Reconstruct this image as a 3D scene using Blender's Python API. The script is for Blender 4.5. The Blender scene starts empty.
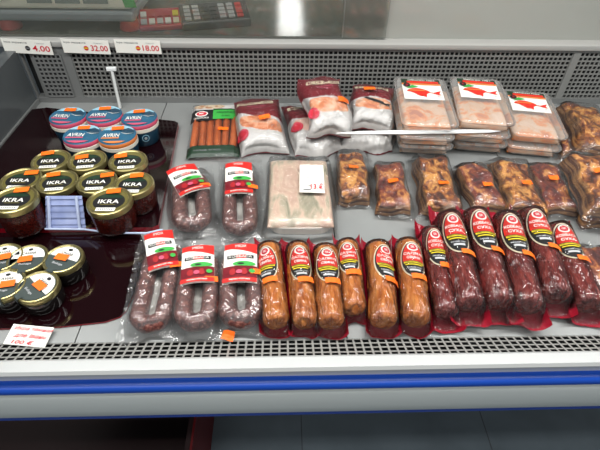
import bpy, math, random
import numpy as np
from mathutils import Matrix, Vector

C = bpy.context.scene.collection
SC = bpy.context.scene
PI = math.pi

# ------------------------------------------------------------------ camera geometry
F = 450.0
CAM = Vector((0, 0, 1.477))
AX = Vector((12950, -79, 450)).normalized()
DN = Vector((-12.7, 482, 450)); DN = (DN - DN.dot(AX) * AX).normalized()
AZ = -DN
AY = AZ.cross(AX)


def ray(px, py):
    r = Vector((px - 300, py - 225, F))
    return Vector((r.dot(AX), r.dot(AY), r.dot(AZ)))


def at(px, py, z):
    d = ray(px, py)
    return CAM + d * ((z - CAM.z) / d.z)


def aty(px, py, y):
    d = ray(px, py)
    return CAM + d * (y / d.y)


def depth(p):
    q = p - CAM
    return q.x * AX[2] + q.y * AY[2] + q.z * AZ[2]


# ------------------------------------------------------------------ materials
def lin(c):
    out = []
    for v in c[:3]:
        v = v / 255.0
        out.append(v / 12.92 if v <= 0.04045 else ((v + 0.055) / 1.055) ** 2.4)
    return (out[0], out[1], out[2], 1.0)


def mat(name, rgb, rough=0.5, metal=0.0, spec=0.5, bump=None, vary=None, coat=0.0):
    m = bpy.data.materials.new(name)
    m.use_nodes = True
    nt = m.node_tree
    b = nt.nodes['Principled BSDF']
    b.inputs['Base Color'].default_value = lin(rgb)
    b.inputs['Roughness'].default_value = rough
    b.inputs['Metallic'].default_value = metal
    b.inputs['Specular IOR Level'].default_value = spec
    b.inputs['Coat Weight'].default_value = coat
    b.inputs['Coat Roughness'].default_value = 0.08
    tc = nt.nodes.new('ShaderNodeTexCoord')
    if vary:                       # (rgb2, scale, contrast)
        rgb2, sc, con = vary
        n = nt.nodes.new('ShaderNodeTexNoise')
        n.inputs['Scale'].default_value = sc
        n.inputs['Detail'].default_value = 5
        cr = nt.nodes.new('ShaderNodeValToRGB')
        cr.color_ramp.elements[0].position = 0.5 - con
        cr.color_ramp.elements[1].position = 0.5 + con
        cr.color_ramp.elements[0].color = lin(rgb)
        cr.color_ramp.elements[1].color = lin(rgb2)
        nt.links.new(tc.outputs['Object'], n.inputs['Vector'])
        nt.links.new(n.outputs['Fac'], cr.inputs['Fac'])
        nt.links.new(cr.outputs['Color'], b.inputs['Base Color'])
    if bump:                       # (scale, strength, distance)
        n = nt.nodes.new('ShaderNodeTexNoise')
        n.inputs['Scale'].default_value = bump[0]
        n.inputs['Detail'].default_value = 3
        bp = nt.nodes.new('ShaderNodeBump')
        bp.inputs['Strength'].default_value = bump[1]
        bp.inputs['Distance'].default_value = bump[2]
        nt.links.new(tc.outputs['Object'], n.inputs['Vector'])
        nt.links.new(n.outputs['Fac'], bp.inputs['Height'])
        nt.links.new(bp.outputs['Normal'], b.inputs['Normal'])
    return m


def ramp(nt, src, stops):
    cr = nt.nodes.new('ShaderNodeValToRGB')
    e = cr.color_ramp.elements
    while len(e) < len(stops):
        e.new(0.5)
    for el, (p, c) in zip(e, stops):
        el.position = p
        el.color = lin(c)
    nt.links.new(src, cr.inputs['Fac'])
    return cr


def rnd_coords(nt, scale=(1, 1, 1)):
    tc = nt.nodes.new('ShaderNodeTexCoord')
    oi = nt.nodes.new('ShaderNodeObjectInfo')
    ml = nt.nodes.new('ShaderNodeMath'); ml.operation = 'MULTIPLY'
    ml.inputs[1].default_value = 37.0
    nt.links.new(oi.outputs['Random'], ml.inputs[0])
    mp = nt.nodes.new('ShaderNodeMapping')
    mp.inputs['Scale'].default_value = scale
    nt.links.new(tc.outputs['Object'], mp.inputs['Vector'])
    ad = nt.nodes.new('ShaderNodeVectorMath'); ad.operation = 'ADD'
    nt.links.new(mp.outputs['Vector'], ad.inputs[0])
    nt.links.new(ml.outputs[0], ad.inputs[1])
    return ad.outputs[0], tc


def film_mat(name, tint=(255, 255, 255), haze=0.06, hazergb=(235, 238, 238), bump=0.5, rough=0.1, scale=70, base=0.03, stretch=(1, 1, 1)):
    m = bpy.data.materials.new(name)
    m.use_nodes = True
    nt = m.node_tree
    nt.nodes.clear()
    out = nt.nodes.new('ShaderNodeOutputMaterial')
    tr = nt.nodes.new('ShaderNodeBsdfTransparent'); tr.inputs['Color'].default_value = lin(tint)
    gl = nt.nodes.new('ShaderNodeBsdfGlossy'); gl.inputs['Roughness'].default_value = rough
    df = nt.nodes.new('ShaderNodeBsdfDiffuse'); df.inputs['Color'].default_value = lin(hazergb)
    v, tc = rnd_coords(nt, stretch)
    n = nt.nodes.new('ShaderNodeTexNoise'); n.inputs['Scale'].default_value = scale; n.inputs['Detail'].default_value = 2
    n.inputs['Distortion'].default_value = 1.2
    nt.links.new(v, n.inputs['Vector'])
    bp = nt.nodes.new('ShaderNodeBump'); bp.inputs['Strength'].default_value = bump; bp.inputs['Distance'].default_value = 0.006
    nt.links.new(n.outputs['Fac'], bp.inputs['Height'])
    nt.links.new(bp.outputs['Normal'], gl.inputs['Normal'])
    fr = nt.nodes.new('ShaderNodeFresnel'); fr.inputs['IOR'].default_value = 1.35
    ad = nt.nodes.new('ShaderNodeMath'); ad.operation = 'ADD'; ad.inputs[1].default_value = base; ad.use_clamp = True
    nt.links.new(fr.outputs[0], ad.inputs[0])
    m1 = nt.nodes.new('ShaderNodeMixShader'); m1.inputs[0].default_value = haze
    nt.links.new(tr.outputs[0], m1.inputs[1]); nt.links.new(df.outputs[0], m1.inputs[2])
    m2 = nt.nodes.new('ShaderNodeMixShader')
    nt.links.new(ad.outputs[0], m2.inputs[0])
    nt.links.new(m1.outputs[0], m2.inputs[1]); nt.links.new(gl.outputs[0], m2.inputs[2])
    nt.links.new(m2.outputs[0], out.inputs['Surface'])
    return m


def meat_mat(name, stops, scale, bump=0.6, bscale=120, rough=0.35, stretch=(1, 1, 1), bstretch=(1, 1, 1), dist=0.004, coat=0.0):
    m = bpy.data.materials.new(name)
    m.use_nodes = True
    nt = m.node_tree
    b = nt.nodes['Principled BSDF']
    b.inputs['Roughness'].default_value = rough
    b.inputs['Coat Weight'].default_value = coat
    b.inputs['Coat Roughness'].default_value = 0.12
    v, tc = rnd_coords(nt, stretch)
    n = nt.nodes.new('ShaderNodeTexNoise'); n.inputs['Scale'].default_value = scale; n.inputs['Detail'].default_value = 6
    n.inputs['Roughness'].default_value = 0.6; n.inputs['Distortion'].default_value = 0.6
    nt.links.new(v, n.inputs['Vector'])
    cr = ramp(nt, n.outputs['Fac'], stops)
    nt.links.new(cr.outputs['Color'], b.inputs['Base Color'])
    v2, _ = rnd_coords(nt, bstretch)
    n2 = nt.nodes.new('ShaderNodeTexNoise'); n2.inputs['Scale'].default_value = bscale; n2.inputs['Detail'].default_value = 3
    n2.inputs['Distortion'].default_value = 0.8
    nt.links.new(v2, n2.inputs['Vector'])
    bp = nt.nodes.new('ShaderNodeBump'); bp.inputs['Strength'].default_value = bump; bp.inputs['Distance'].default_value = dist
    nt.links.new(n2.outputs['Fac'], bp.inputs['Height'])
    nt.links.new(bp.outputs['Normal'], b.inputs['Normal'])
    nt.links.new(bp.outputs['Normal'], b.inputs['Coat Normal'])
    return m


def bacon_mat(name, stops, layers):
    m = meat_mat(name, stops, 44, bump=0.9, bscale=60, rough=0.38, stretch=(1.25, 0.75, 1), dist=0.006)
    nt = m.node_tree
    b = nt.nodes['Principled BSDF']
    old = b.inputs['Base Color'].links[0].from_socket
    v, tc = rnd_coords(nt)
    mp = nt.nodes.new('ShaderNodeMapping'); mp.inputs['Scale'].default_value = (14, 6, 130)
    nt.links.new(tc.outputs['Object'], mp.inputs['Vector'])
    n = nt.nodes.new('ShaderNodeTexNoise'); n.inputs['Scale'].default_value = 1.0; n.inputs['Detail'].default_value = 2
    nt.links.new(mp.outputs['Vector'], n.inputs['Vector'])
    cr = ramp(nt, n.outputs['Fac'], layers)
    sx = nt.nodes.new('ShaderNodeSeparateXYZ')
    nt.links.new(tc.outputs['Normal'], sx.inputs[0])
    mr = nt.nodes.new('ShaderNodeMapRange')
    mr.inputs['From Min'].default_value = 0.55; mr.inputs['From Max'].default_value = 0.8
    mr.inputs['To Min'].default_value = 1.0; mr.inputs['To Max'].default_value = 0.0
    nt.links.new(sx.outputs['Z'], mr.inputs['Value'])
    mx = nt.nodes.new('ShaderNodeMixRGB')
    nt.links.new(mr.outputs[0], mx.inputs['Fac'])
    nt.links.new(old, mx.inputs['Color1']); nt.links.new(cr.outputs['Color'], mx.inputs['Color2'])
    nt.links.new(mx.outputs[0], b.inputs['Base Color'])
    return m


M = {}
M['steel'] = mat('brushed_steel_deck', (142, 145, 144), 0.38, 0.25, vary=((158, 161, 160), 9, 0.3))
M['gap'] = mat('joint_dark', (60, 62, 62), 0.7)
M['grille'] = mat('grille_grey', (156, 156, 152), 0.45, 0.2)
M['gback'] = mat('back_grille_grey', (138, 139, 136), 0.45, 0.2)
M['panel'] = mat('back_panel_grey', (124, 126, 125), 0.45, 0.2)
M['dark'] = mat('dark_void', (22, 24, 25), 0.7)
M['white'] = mat('white_enamel', (172, 175, 174), 0.3)
M['railgrey'] = mat('rail_grey', (190, 194, 196), 0.35)
M['ledge'] = mat('ledge_aluminium', (172, 172, 168), 0.4, 0.2)
M['blue'] = mat('blue_bumper', (14, 68, 168), 0.3)
M['navy'] = mat('blue_lower_trim', (16, 58, 150), 0.4)
M['fascia'] = mat('fascia_pale_grey', (212, 219, 217), 0.28)
M['base'] = mat('base_dark_grey', (70, 74, 78), 0.6)
M['endp'] = mat('end_panel_plastic', (92, 96, 98), 0.2, vary=((74, 79, 81), 5, 0.25))
M['work'] = mat('worktop_grey_green', (104, 108, 98), 0.12)
M['acryl'] = mat('dark_maroon_acrylic', (22, 5, 8), 0.08, spec=0.5)
M['acryledge'] = mat('red_acrylic_edge', (140, 12, 30), 0.15)
M['floor'] = mat('floor_tiles_grey', (104, 116, 124), 0.4, vary=((86, 97, 104), 7, 0.25))
M['wallp'] = mat('wall_plaster', (190, 190, 184), 0.8)
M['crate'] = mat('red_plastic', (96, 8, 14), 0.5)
M['crateshade'] = mat('shaded_red_plastic', (30, 6, 8), 0.6)  # shade under the case put into the crate's colour
M['paper'] = mat('white_paper', (236, 236, 228), 0.6)
M['cream'] = mat('cream_paper', (226, 214, 184), 0.5)
M['redink'] = mat('red_ink', (206, 30, 52), 0.6)
M['black'] = mat('black_print', (22, 22, 24), 0.45)
M['grey'] = mat('grey_print', (120, 122, 124), 0.5)
M['lgrey'] = mat('light_grey_print', (186, 188, 190), 0.5)
M['orange'] = mat('orange_sticker', (255, 112, 18), 0.5)
M['green'] = mat('green_print', (60, 168, 70), 0.45)
M['dgreen'] = mat('dark_green_print', (24, 52, 34), 0.4)
M['yellow'] = mat('yellow_print', (214, 196, 40), 0.45)
M['red'] = mat('red_print', (222, 44, 30), 0.4)
M['labred'] = mat('label_red_print', (204, 40, 34), 0.4)
M['meatred'] = mat('label_meat_print', (164, 30, 36), 0.4)
M['maroon'] = mat('maroon_print', (126, 34, 44), 0.3, vary=((104, 24, 34), 30, 0.2))
M['bagwhite'] = mat('bag_white_print', (208, 206, 202), 0.35, vary=((190, 188, 186), 60, 0.2))
M['salmon'] = meat_mat('salmon_flesh', [(0.3, (176, 92, 60)), (0.46, (214, 136, 94)), (0.58, (226, 180, 150)), (0.72, (120, 70, 56))], 30, 0.3, 50, 0.3)
M['pork'] = meat_mat('pale_meat', [(0.3, (176, 120, 100)), (0.5, (222, 190, 174)), (0.7, (206, 140, 112))], 25, 0.3, 50, 0.3)
M['herring'] = meat_mat('pale_fish', [(0.32, (126, 130, 108)), (0.43, (184, 172, 150)), (0.52, (216, 190, 168)), (0.62, (202, 168, 150)), (0.75, (222, 200, 180))], 22, 0.5, 40, 0.3, stretch=(1.6, 0.6, 1))
M['boxfood'] = meat_mat('smoked_fish_pieces', [(0.34, (228, 196, 172)), (0.5, (222, 178, 142)), (0.57, (232, 138, 62)), (0.7, (186, 92, 40))], 26, 0.5, 40, 0.4)
M['frank'] = meat_mat('frankfurter_skin', [(0.3, (150, 74, 42)), (0.7, (186, 100, 60))], 30, 0.2, 60, 0.3)
M['orsaus'] = meat_mat('orange_brown_casing', [(0.3, (138, 66, 22)), (0.5, (188, 106, 44)), (0.7, (220, 144, 74))], 60, 1.0, 75, 0.25, stretch=(1.5, 0.45, 1), bstretch=(1.6, 0.4, 1), dist=0.010, coat=0.8)
M['dksaus'] = meat_mat('dark_red_casing', [(0.3, (74, 24, 22)), (0.5, (112, 40, 36)), (0.7, (146, 66, 58))], 60, 1.0, 75, 0.25, stretch=(1.5, 0.45, 1), bstretch=(1.6, 0.4, 1), dist=0.010, coat=0.8)
M['ring'] = meat_mat('mottled_ring_sausage', [(0.3, (58, 24, 22)), (0.48, (92, 42, 36)), (0.6, (128, 72, 62)), (0.72, (170, 122, 106))], 170, 0.7, 140, 0.35, dist=0.003, coat=0.3)
BST = [(0.37, (56, 22, 16)), (0.45, (112, 54, 28)), (0.52, (172, 104, 44)), (0.60, (224, 164, 88)), (0.68, (128, 62, 28))]
BST2 = [(0.32, (54, 20, 18)), (0.46, (104, 38, 30)), (0.55, (142, 70, 38)), (0.62, (206, 142, 76)), (0.7, (110, 52, 34))]
BLA = [(0.36, (56, 28, 20)), (0.46, (98, 60, 36)), (0.54, (158, 116, 74)), (0.62, (86, 48, 32))]
M['bacon'] = bacon_mat('smoked_bacon', BST, BLA)
M['bacond'] = bacon_mat('dark_smoked_bacon', BST2, BLA)
M['film'] = film_mat('clear_film', haze=0.01, bump=1.0, scale=80, base=0.03, rough=0.09, stretch=(1.5, 0.5, 1))
M['bagfilm'] = film_mat('clear_bag_film', haze=0.05, bump=0.5, scale=70, base=0.07, rough=0.10)
M['vac'] = film_mat('vacuum_bag_film', haze=0.03, hazergb=(214, 220, 222), bump=0.5, scale=60, base=0.03, rough=0.09)
M['redfilm'] = mat('red_backing_film', (146, 22, 40), 0.22, bump=(60, 0.5, 0.004), coat=0.3)
M['trayplastic'] = film_mat('clear_tray_plastic', tint=(244, 244, 244), haze=0.34, hazergb=(222, 222, 220), bump=0.05, rough=0.12)
M['traylid'] = film_mat('clear_tray_lid', haze=0.20, hazergb=(228, 226, 222), bump=0.25, scale=30, rough=0.12)
M['tray'] = mat('white_tray', (220, 214, 206), 0.4)
M['glass2'] = film_mat('rear_glass_pane_right', tint=(210, 216, 210), haze=0.55, hazergb=(206, 208, 200), bump=0.0, rough=0.05)
M['glass'] = film_mat('rear_glass_pane', tint=(254, 255, 254), haze=0.08, hazergb=(190, 194, 182), bump=0.0, rough=0.05)
M['gold'] = mat('gold_lid', (168, 158, 108), 0.28, 0.85)
M['goldp'] = mat('gold_print', (122, 114, 62), 0.35, 0.4)
M['caviar'] = meat_mat('red_caviar_in_glass', [(0.4, (34, 8, 7)), (0.6, (66, 18, 12))], 260, 0.2, 200, 0.06)
M['blackglass'] = mat('black_caviar_in_glass', (24, 22, 22), 0.06)
M['tubblue'] = mat('tub_dark_teal', (24, 62, 84), 0.3)
M['lidblue'] = mat('lid_teal_print', (34, 92, 122), 0.35)
M['sky'] = mat('lid_pale_blue_print', (150, 196, 214), 0.35)
M['pink'] = mat('pink_band', (206, 84, 112), 0.4)
M['oband'] = mat('orange_band', (220, 128, 66), 0.4)
M['collar'] = mat('cream_collar', (224, 220, 206), 0.4)
M['tealgrey'] = mat('lid_dark_green_grey', (62, 72, 70), 0.4)
M['reflblue'] = mat('pale_blue_reflection', (136, 150, 196), 0.7, vary=((158, 170, 208), 40, 0.2))  # reflection in the glossy surfaces, given as a pale blue colour
M['refledge'] = mat('pale_reflection_edge', (186, 198, 226), 0.6)
M['scalebody'] = mat('scale_cream', (240, 236, 216), 0.4)
M['scalegrey'] = mat('scale_grey', (164, 172, 176), 0.45)
M['lcd'] = mat('lcd_grey', (138, 146, 138), 0.2)
M['padred'] = mat('red_rubber', (206, 64, 58), 0.5)
M['keyred'] = mat('keypad_red', (176, 46, 60), 0.4)
M['keygrey'] = mat('key_grey', (178, 180, 178), 0.5)
M['terminal'] = mat('black_terminal', (70, 72, 70), 0.3)
M['clearplastic'] = mat('frosted_white_plastic', (206, 210, 208), 0.25)
M['stripwhite'] = mat('white_cap_and_reflection', (240, 244, 244), 0.25)  # tag holder cap, and the tube reflection modelled as a strip
M['photobrown'] = mat('photo_brown_print', (168, 120, 88), 0.4, vary=((210, 196, 170), 60, 0.1))


# ------------------------------------------------------------------ mesh building
class MB:
    def __init__(s):
        s.v, s.f, s.m = [], [], []

    def add(s, vs, fs, mi=0):
        o = len(s.v)
        s.v += [tuple(p) for p in vs]
        for f in fs:
            s.f.append([i + o for i in f])
            s.m.append(mi)

    def box(s, a, b, mi=0):
        x0, y0, z0 = a; x1, y1, z1 = b
        s.add([(x0, y0, z0), (x1, y0, z0), (x1, y1, z0), (x0, y1, z0), (x0, y0, z1), (x1, y0, z1), (x1, y1, z1), (x0, y1, z1)],
              [(0, 3, 2, 1), (4, 5, 6, 7), (0, 1, 5, 4), (1, 2, 6, 5), (2, 3, 7, 6), (3, 0, 4, 7)], mi)

    def prism_x(s, prof, x0, x1, mi=0):           # profile in (y, z), closed
        n = len(prof)
        vs = [(x0, y, z) for y, z in prof] + [(x1, y, z) for y, z in prof]
        fs = [(i, (i + 1) % n, n + (i + 1) % n, n + i) for i in range(n)]
        fs += [tuple(range(n))[::-1], tuple(range(n, 2 * n))]
        s.add(vs, fs, mi)

    def prism_z(s, poly, z0, z1, mi=0, side=None):
        n = len(poly)
        vs = [(x, y, z0) for x, y in poly] + [(x, y, z1) for x, y in poly]
        s.add(vs, [tuple(range(n))[::-1], tuple(range(n, 2 * n))], mi)
        s.add(vs, [(i, (i + 1) % n, n + (i + 1) % n, n + i) for i in range(n)], mi if side is None else side)

    def lathe(s, prof, n=40, c=(0, 0, 0), mis=None):        # profile (r, z) from bottom to top
        vs, k = [], len(prof)
        for r, z in prof:
            for i in range(n):
                a = 2 * PI * i / n
                vs.append((c[0] + r * math.cos(a), c[1] + r * math.sin(a), c[2] + z))
        o = len(s.v)
        s.v += vs
        for j in range(k - 1):
            for i in range(n):
                s.f.append([o + j * n + i, o + j * n + (i + 1) % n, o + (j + 1) * n + (i + 1) % n, o + (j + 1) * n + i])
                s.m.append(mis[j] if mis else 0)
        s.f.append([o + i for i in range(n)][::-1]); s.m.append(mis[0] if mis else 0)
        s.f.append([o + (k - 1) * n + i for i in range(n)]); s.m.append(mis[-1] if mis else 0)

    def tube(s, path, rad, n=14, mi=0, flat=1.0):
        vs, k = [], len(path)
        P = [Vector(p) for p in path]
        for j in range(k):
            t = (P[min(j + 1, k - 1)] - P[max(j - 1, 0)]).normalized()
            up = Vector((0, 0, 1)) if abs(t.z) < 0.9 else Vector((0, 1, 0))
            a = t.cross(up).normalized(); b = a.cross(t).normalized()
            r = rad[j] if hasattr(rad, '__len__') else rad
            for i in range(n):
                an = 2 * PI * i / n
                vs.append(P[j] + a * (r * math.cos(an)) + b * (r * flat * math.sin(an)))
        fs = [(j * n + i, j * n + (i + 1) % n, (j + 1) * n + (i + 1) % n, (j + 1) * n + i) for j in range(k - 1) for i in range(n)]
        fs += [tuple(range(n))[::-1], tuple(range((k - 1) * n, k * n))]
        s.add(vs, fs, mi)

    def build(s, name, mats, parent=None, smooth=False, bevel=0.0):
        me = bpy.data.meshes.new(name)
        me.from_pydata(s.v, [], s.f)
        mats = mats if isinstance(mats, (list, tuple)) else [mats]
        for m in mats:
            me.materials.append(M[m])
        for p, mi in zip(me.polygons, s.m):
            p.material_index = mi
            p.use_smooth = smooth
        me.update()
        if smooth:
            try:
                me.set_sharp_from_angle(angle=math.radians(40))
            except Exception:
                pass
        o = bpy.data.objects.new(name, me)
        C.objects.link(o)
        if parent:
            o.parent = parent
        if bevel:
            md = o.modifiers.new('bevel', 'BEVEL'); md.width = bevel; md.segments = 2; md.limit_method = 'ANGLE'
        return o


def thing(name, label, cat, loc=(0, 0, 0), group=None, mtx=None, rz=0):
    o = bpy.data.objects.new(name, None)
    o.empty_display_size = 0.03
    C.objects.link(o)
    if mtx is not None:
        o.matrix_world = mtx
    else:
        o.location = loc
        o.rotation_euler = (0, 0, rz)
    o['label'] = label; o['category'] = cat
    if group:
        o['group'] = group
    return o


def frame(pb, pt, z0, tilt=0.0, wpx=None):
    """Local frame of a lying thing: base middle pb, far end pt, both seen on a plane that starts at height z0."""
    B = at(pb[0], pb[1], z0)
    d = ray(*pt)
    tt = math.tan(math.radians(tilt))
    # z0 + tt*(y - By) = cz + dz*t , y = dy*t
    t = (z0 - tt * B.y - CAM.z) / (d.z - tt * d.y)
    T = CAM + d * t
    Yl = (T - B); L = Yl.length; Yl.normalize()
    nrm = Vector((0, -tt, 1)).normalized()
    Xl = Yl.cross(nrm).normalized(); Zl = Xl.cross(Yl)
    mt = Matrix((Xl, Yl, Zl)).transposed().to_4x4()
    mt.translation = B
    W = None
    if wpx:
        W = wpx * depth((B + T) / 2) / F
    return mt, L, W


# ---- text as polygons
_TX = {}


def text_poly(s, bold=0.012):
    if s in _TX:
        return _TX[s]
    cu = bpy.data.curves.new('lettering', 'FONT')
    cu.body = s; cu.size = 1.0; cu.resolution_u = 2; cu.align_x = 'CENTER'; cu.align_y = 'CENTER'
    cu.offset = bold
    ob = bpy.data.objects.new('lettering', cu)
    C.objects.link(ob)
    dg = bpy.context.evaluated_depsgraph_get()
    ev = ob.evaluated_get(dg)
    me = ev.to_mesh()
    vs = [(v.co.x, v.co.y) for v in me.vertices]
    fs = [tuple(p.vertices) for p in me.polygons]
    ev.to_mesh_clear()
    bpy.data.objects.remove(ob); bpy.data.curves.remove(cu)
    if vs:
        x0 = min(v[0] for v in vs); x1 = max(v[0] for v in vs); y0 = min(v[1] for v in vs); y1 = max(v[1] for v in vs)
        vs = [((x - (x0 + x1) / 2) / (x1 - x0), (y - (y0 + y1) / 2) / (y1 - y0)) for x, y in vs]
    _TX[s] = (vs, fs)
    return _TX[s]


class Decal:
    """Flat printed layers in label coordinates, bent onto a surface by a map fn(x, y, lift)."""
    def __init__(s):
        s.mb = MB(); s.mats = []; s.k = 0

    def mi(s, m):
        if m not in s.mats:
            s.mats.append(m)
        return s.mats.index(m)

    def rows(s, m, y0, y1, fl, fr, nr=4, nc=4):
        s.k += 1
        vs, fs = [], []
        for j in range(nr + 1):
            y = y0 + (y1 - y0) * j / nr
            a, b = fl(y), fr(y)
            for i in range(nc + 1):
                vs.append((a + (b - a) * i / nc, y, s.k))
        w = nc + 1
        for j in range(nr):
            for i in range(nc):
                fs.append((j * w + i, j * w + i + 1, (j + 1) * w + i + 1, (j + 1) * w + i))
        s.mb.add(vs, fs, s.mi(m))

    def rect(s, m, x0, y0, x1, y1, nr=4, nc=4, skew=0.0):
        s.rows(m, y0, y1, lambda y: x0 + skew * (y - y0), lambda y: x1 + skew * (y - y0), nr, nc)

    def ell(s, m, cx, cy, a, b, ylo=None, yhi=None, nr=12, nc=8):
        lo = cy - b if ylo is None else max(ylo, cy - b)
        hi = cy + b if yhi is None else min(yhi, cy + b)
        # cosine-spaced rows for a round outline
        s.k += 1
        t0 = math.asin(max(-1, min(1, (lo - cy) / b))); t1 = math.asin(max(-1, min(1, (hi - cy) / b)))
        vs, fs = [], []
        for j in range(nr + 1):
            t = t0 + (t1 - t0) * j / nr
            y = cy + b * math.sin(t); h = a * math.cos(t)
            for i in range(nc + 1):
                vs.append((cx - h + 2 * h * i / nc, y, s.k))
        w = nc + 1
        for j in range(nr):
            for i in range(nc):
                fs.append((j * w + i, j * w + i + 1, (j + 1) * w + i + 1, (j + 1) * w + i))
        s.mb.add(vs, fs, s.mi(m))

    def poly(s, m, pts):
        s.k += 1
        s.mb.add([(x, y, s.k) for x, y in pts], [tuple(range(len(pts)))], s.mi(m))

    def text(s, m, body, cx, cy, w, h, rot=0.0):
        s.k += 1
        vs, fs = text_poly(body)
        c, n = math.cos(rot), math.sin(rot)
        s.mb.add([(cx + x * w * c - y * h * n, cy + x * w * n + y * h * c, s.k) for x, y in vs], fs, s.mi(m))

    def build(s, name, fn, parent, step=0.00025, label=None):
        s.mb.v = [fn(x, y, k * step) for x, y, k in s.mb.v]
        o = s.mb.build(name, s.mats, parent)
        if label:
            o['label'] = label
        return o


def flat(z, x=0, y=0, rot=0.0, tilt=0.0):
    c, s = math.cos(rot), math.sin(rot)
    ct, st = math.cos(tilt), math.sin(tilt)
    def fn(u, v, k):
        a, b = u * c - v * s, u * s + v * c
        return (x + a, y + b * ct - k * st, z + b * st + k * ct)
    return fn


# ---- height fields (pillows, draped films)
class HF:
    def __init__(s, W, y0, y1, nx, ny, fn):
        s.W, s.y0, s.y1, s.nx, s.ny = W, y0, y1, nx, ny
        s.X, s.Y = np.meshgrid(np.linspace(-W / 2, W / 2, nx), np.linspace(y0, y1, ny))
        s.Z = fn(s.X, s.Y)

    def at(s, x, y):
        u = (x + s.W / 2) / s.W * (s.nx - 1); v = (y - s.y0) / (s.y1 - s.y0) * (s.ny - 1)
        u = min(max(u, 0), s.nx - 1.001); v = min(max(v, 0), s.ny - 1.001)
        i, j = int(u), int(v); a, b = u - i, v - j
        Z = s.Z
        return Z[j, i] * (1 - a) * (1 - b) + Z[j, i + 1] * a * (1 - b) + Z[j + 1, i] * (1 - a) * b + Z[j + 1, i + 1] * a * b

    def drape(s, n, floor=0.0):
        H = s.Z.copy(); Z = H.copy()
        for _ in range(n):
            P = np.pad(Z, 1, mode='edge')
            A = (P[:-2, 1:-1] + P[2:, 1:-1] + P[1:-1, :-2] + P[1:-1, 2:]) / 4
            Z = np.maximum(H, A)
            Z[0, :] = Z[-1, :] = floor; Z[:, 0] = Z[:, -1] = floor
        s.Z = Z
        return s

    def crinkle(s, seed, amp, k=14, fmin=40, fmax=150, sharp=True):
        r = np.random.RandomState(seed)
        tot = np.zeros_like(s.Z)
        for _ in range(k):
            a = r.uniform(0, PI); f = r.uniform(fmin, fmax); p = r.uniform(0, 6.28)
            ww = 0.6 * np.sin(r.uniform(20, 60) * s.X + r.uniform(0, 6)) + 0.6 * np.sin(r.uniform(20, 60) * s.Y + r.uniform(0, 6))
            t = np.sin(f * (np.cos(a) * s.X + np.sin(a) * s.Y) + p + ww)
            tot += (1 - np.abs(t)) ** 3 if sharp else (t + 1) / 2
        s.Z = s.Z + amp * tot / k * 2.2
        return s

    def facets(s, seed, amp, k=6, fmin=90, fmax=260):
        r = np.random.RandomState(seed + 900)
        tot = np.zeros_like(s.Z)
        for _ in range(k):
            a = r.uniform(0, PI); f = r.uniform(fmin, fmax); p = r.uniform(0, 6.28)
            bx, by = r.uniform(-25, 25, 2)
            ph = f * (np.cos(a) * s.X + np.sin(a) * s.Y) + p + 1.2 * np.sin(bx * s.X + by * s.Y + p)
            tot += np.abs(np.arcsin(np.sin(ph))) * 2 / PI * (160 / f)
        s.Z = s.Z + amp * tot / k * 2
        return s

    def outline(s, seed, amp):
        r = np.random.RandomState(seed)
        u = s.X / (s.W / 2); v = (s.Y - s.y0) / (s.y1 - s.y0) * 2 - 1
        dx = sum(amp * r.uniform(.3, 1) * np.sin(r.uniform(1, 5) * v + r.uniform(0, 6)) for _ in range(3))
        dy = sum(amp * r.uniform(.3, 1) * np.sin(r.uniform(1, 5) * u + r.uniform(0, 6)) for _ in range(3))
        s.PX = s.X + dx * np.abs(u) ** 3; s.PY = s.Y + dy * np.abs(v) ** 3
        return s

    def mesh(s, name, mats, parent, matfn=None, closed=False, bottom=0.0, smooth=True):
        PX = getattr(s, 'PX', s.X); PY = getattr(s, 'PY', s.Y)
        nx, ny = s.nx, s.ny
        mb = MB()
        vs = list(zip(PX.ravel().tolist(), PY.ravel().tolist(), s.Z.ravel().tolist()))
        o = 0
        mb.v = vs
        for j in range(ny - 1):
            for i in range(nx - 1):
                mb.f.append([j * nx + i, j * nx + i + 1, (j + 1) * nx + i + 1, (j + 1) * nx + i])
                mb.m.append(matfn((i + .5) / (nx - 1), (j + .5) / (ny - 1)) if matfn else 0)
        if closed:
            ring = [i for i in range(nx)] + [j * nx + nx - 1 for j in range(1, ny)] + [(ny - 1) * nx + i for i in range(nx - 2, -1, -1)] + [j * nx for j in range(ny - 2, 0, -1)]
            base = len(mb.v)
            for q in ring:
                mb.v.append((vs[q][0], vs[q][1], bottom))
            n = len(ring)
            for q in range(n):
                mb.f.append([ring[q], base + q, base + (q + 1) % n, ring[(q + 1) % n]]); mb.m.append(0)
            mb.f.append([base + q for q in range(n)][::-1]); mb.m.append(0)
        return mb.build(name, mats, parent, smooth)

    def fn(s, cx=0, cy=0, rot=0.0, lift=0.0006):
        c, n = math.cos(rot), math.sin(rot)
        def g(u, v, k):
            x, y = cx + u * c - v * n, cy + u * n + v * c
            return (x, y, s.at(x, y) + lift + k)
        return g


def sticker(parent, fn, w=0.02, h=0.012, rot=0.0):
    d = Decal()
    c, s = math.cos(rot), math.sin(rot)
    def g(u, v, k):
        return fn(u * c - v * s, u * s + v * c, k)
    d.rect('orange', -w / 2, -h / 2, w / 2, h / 2, 3, 3)
    return d.build('price_sticker', g, parent, label='orange price sticker')


# ================================================================== ROOM
def struct(o):
    o['kind'] = 'structure'
    return o


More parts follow.
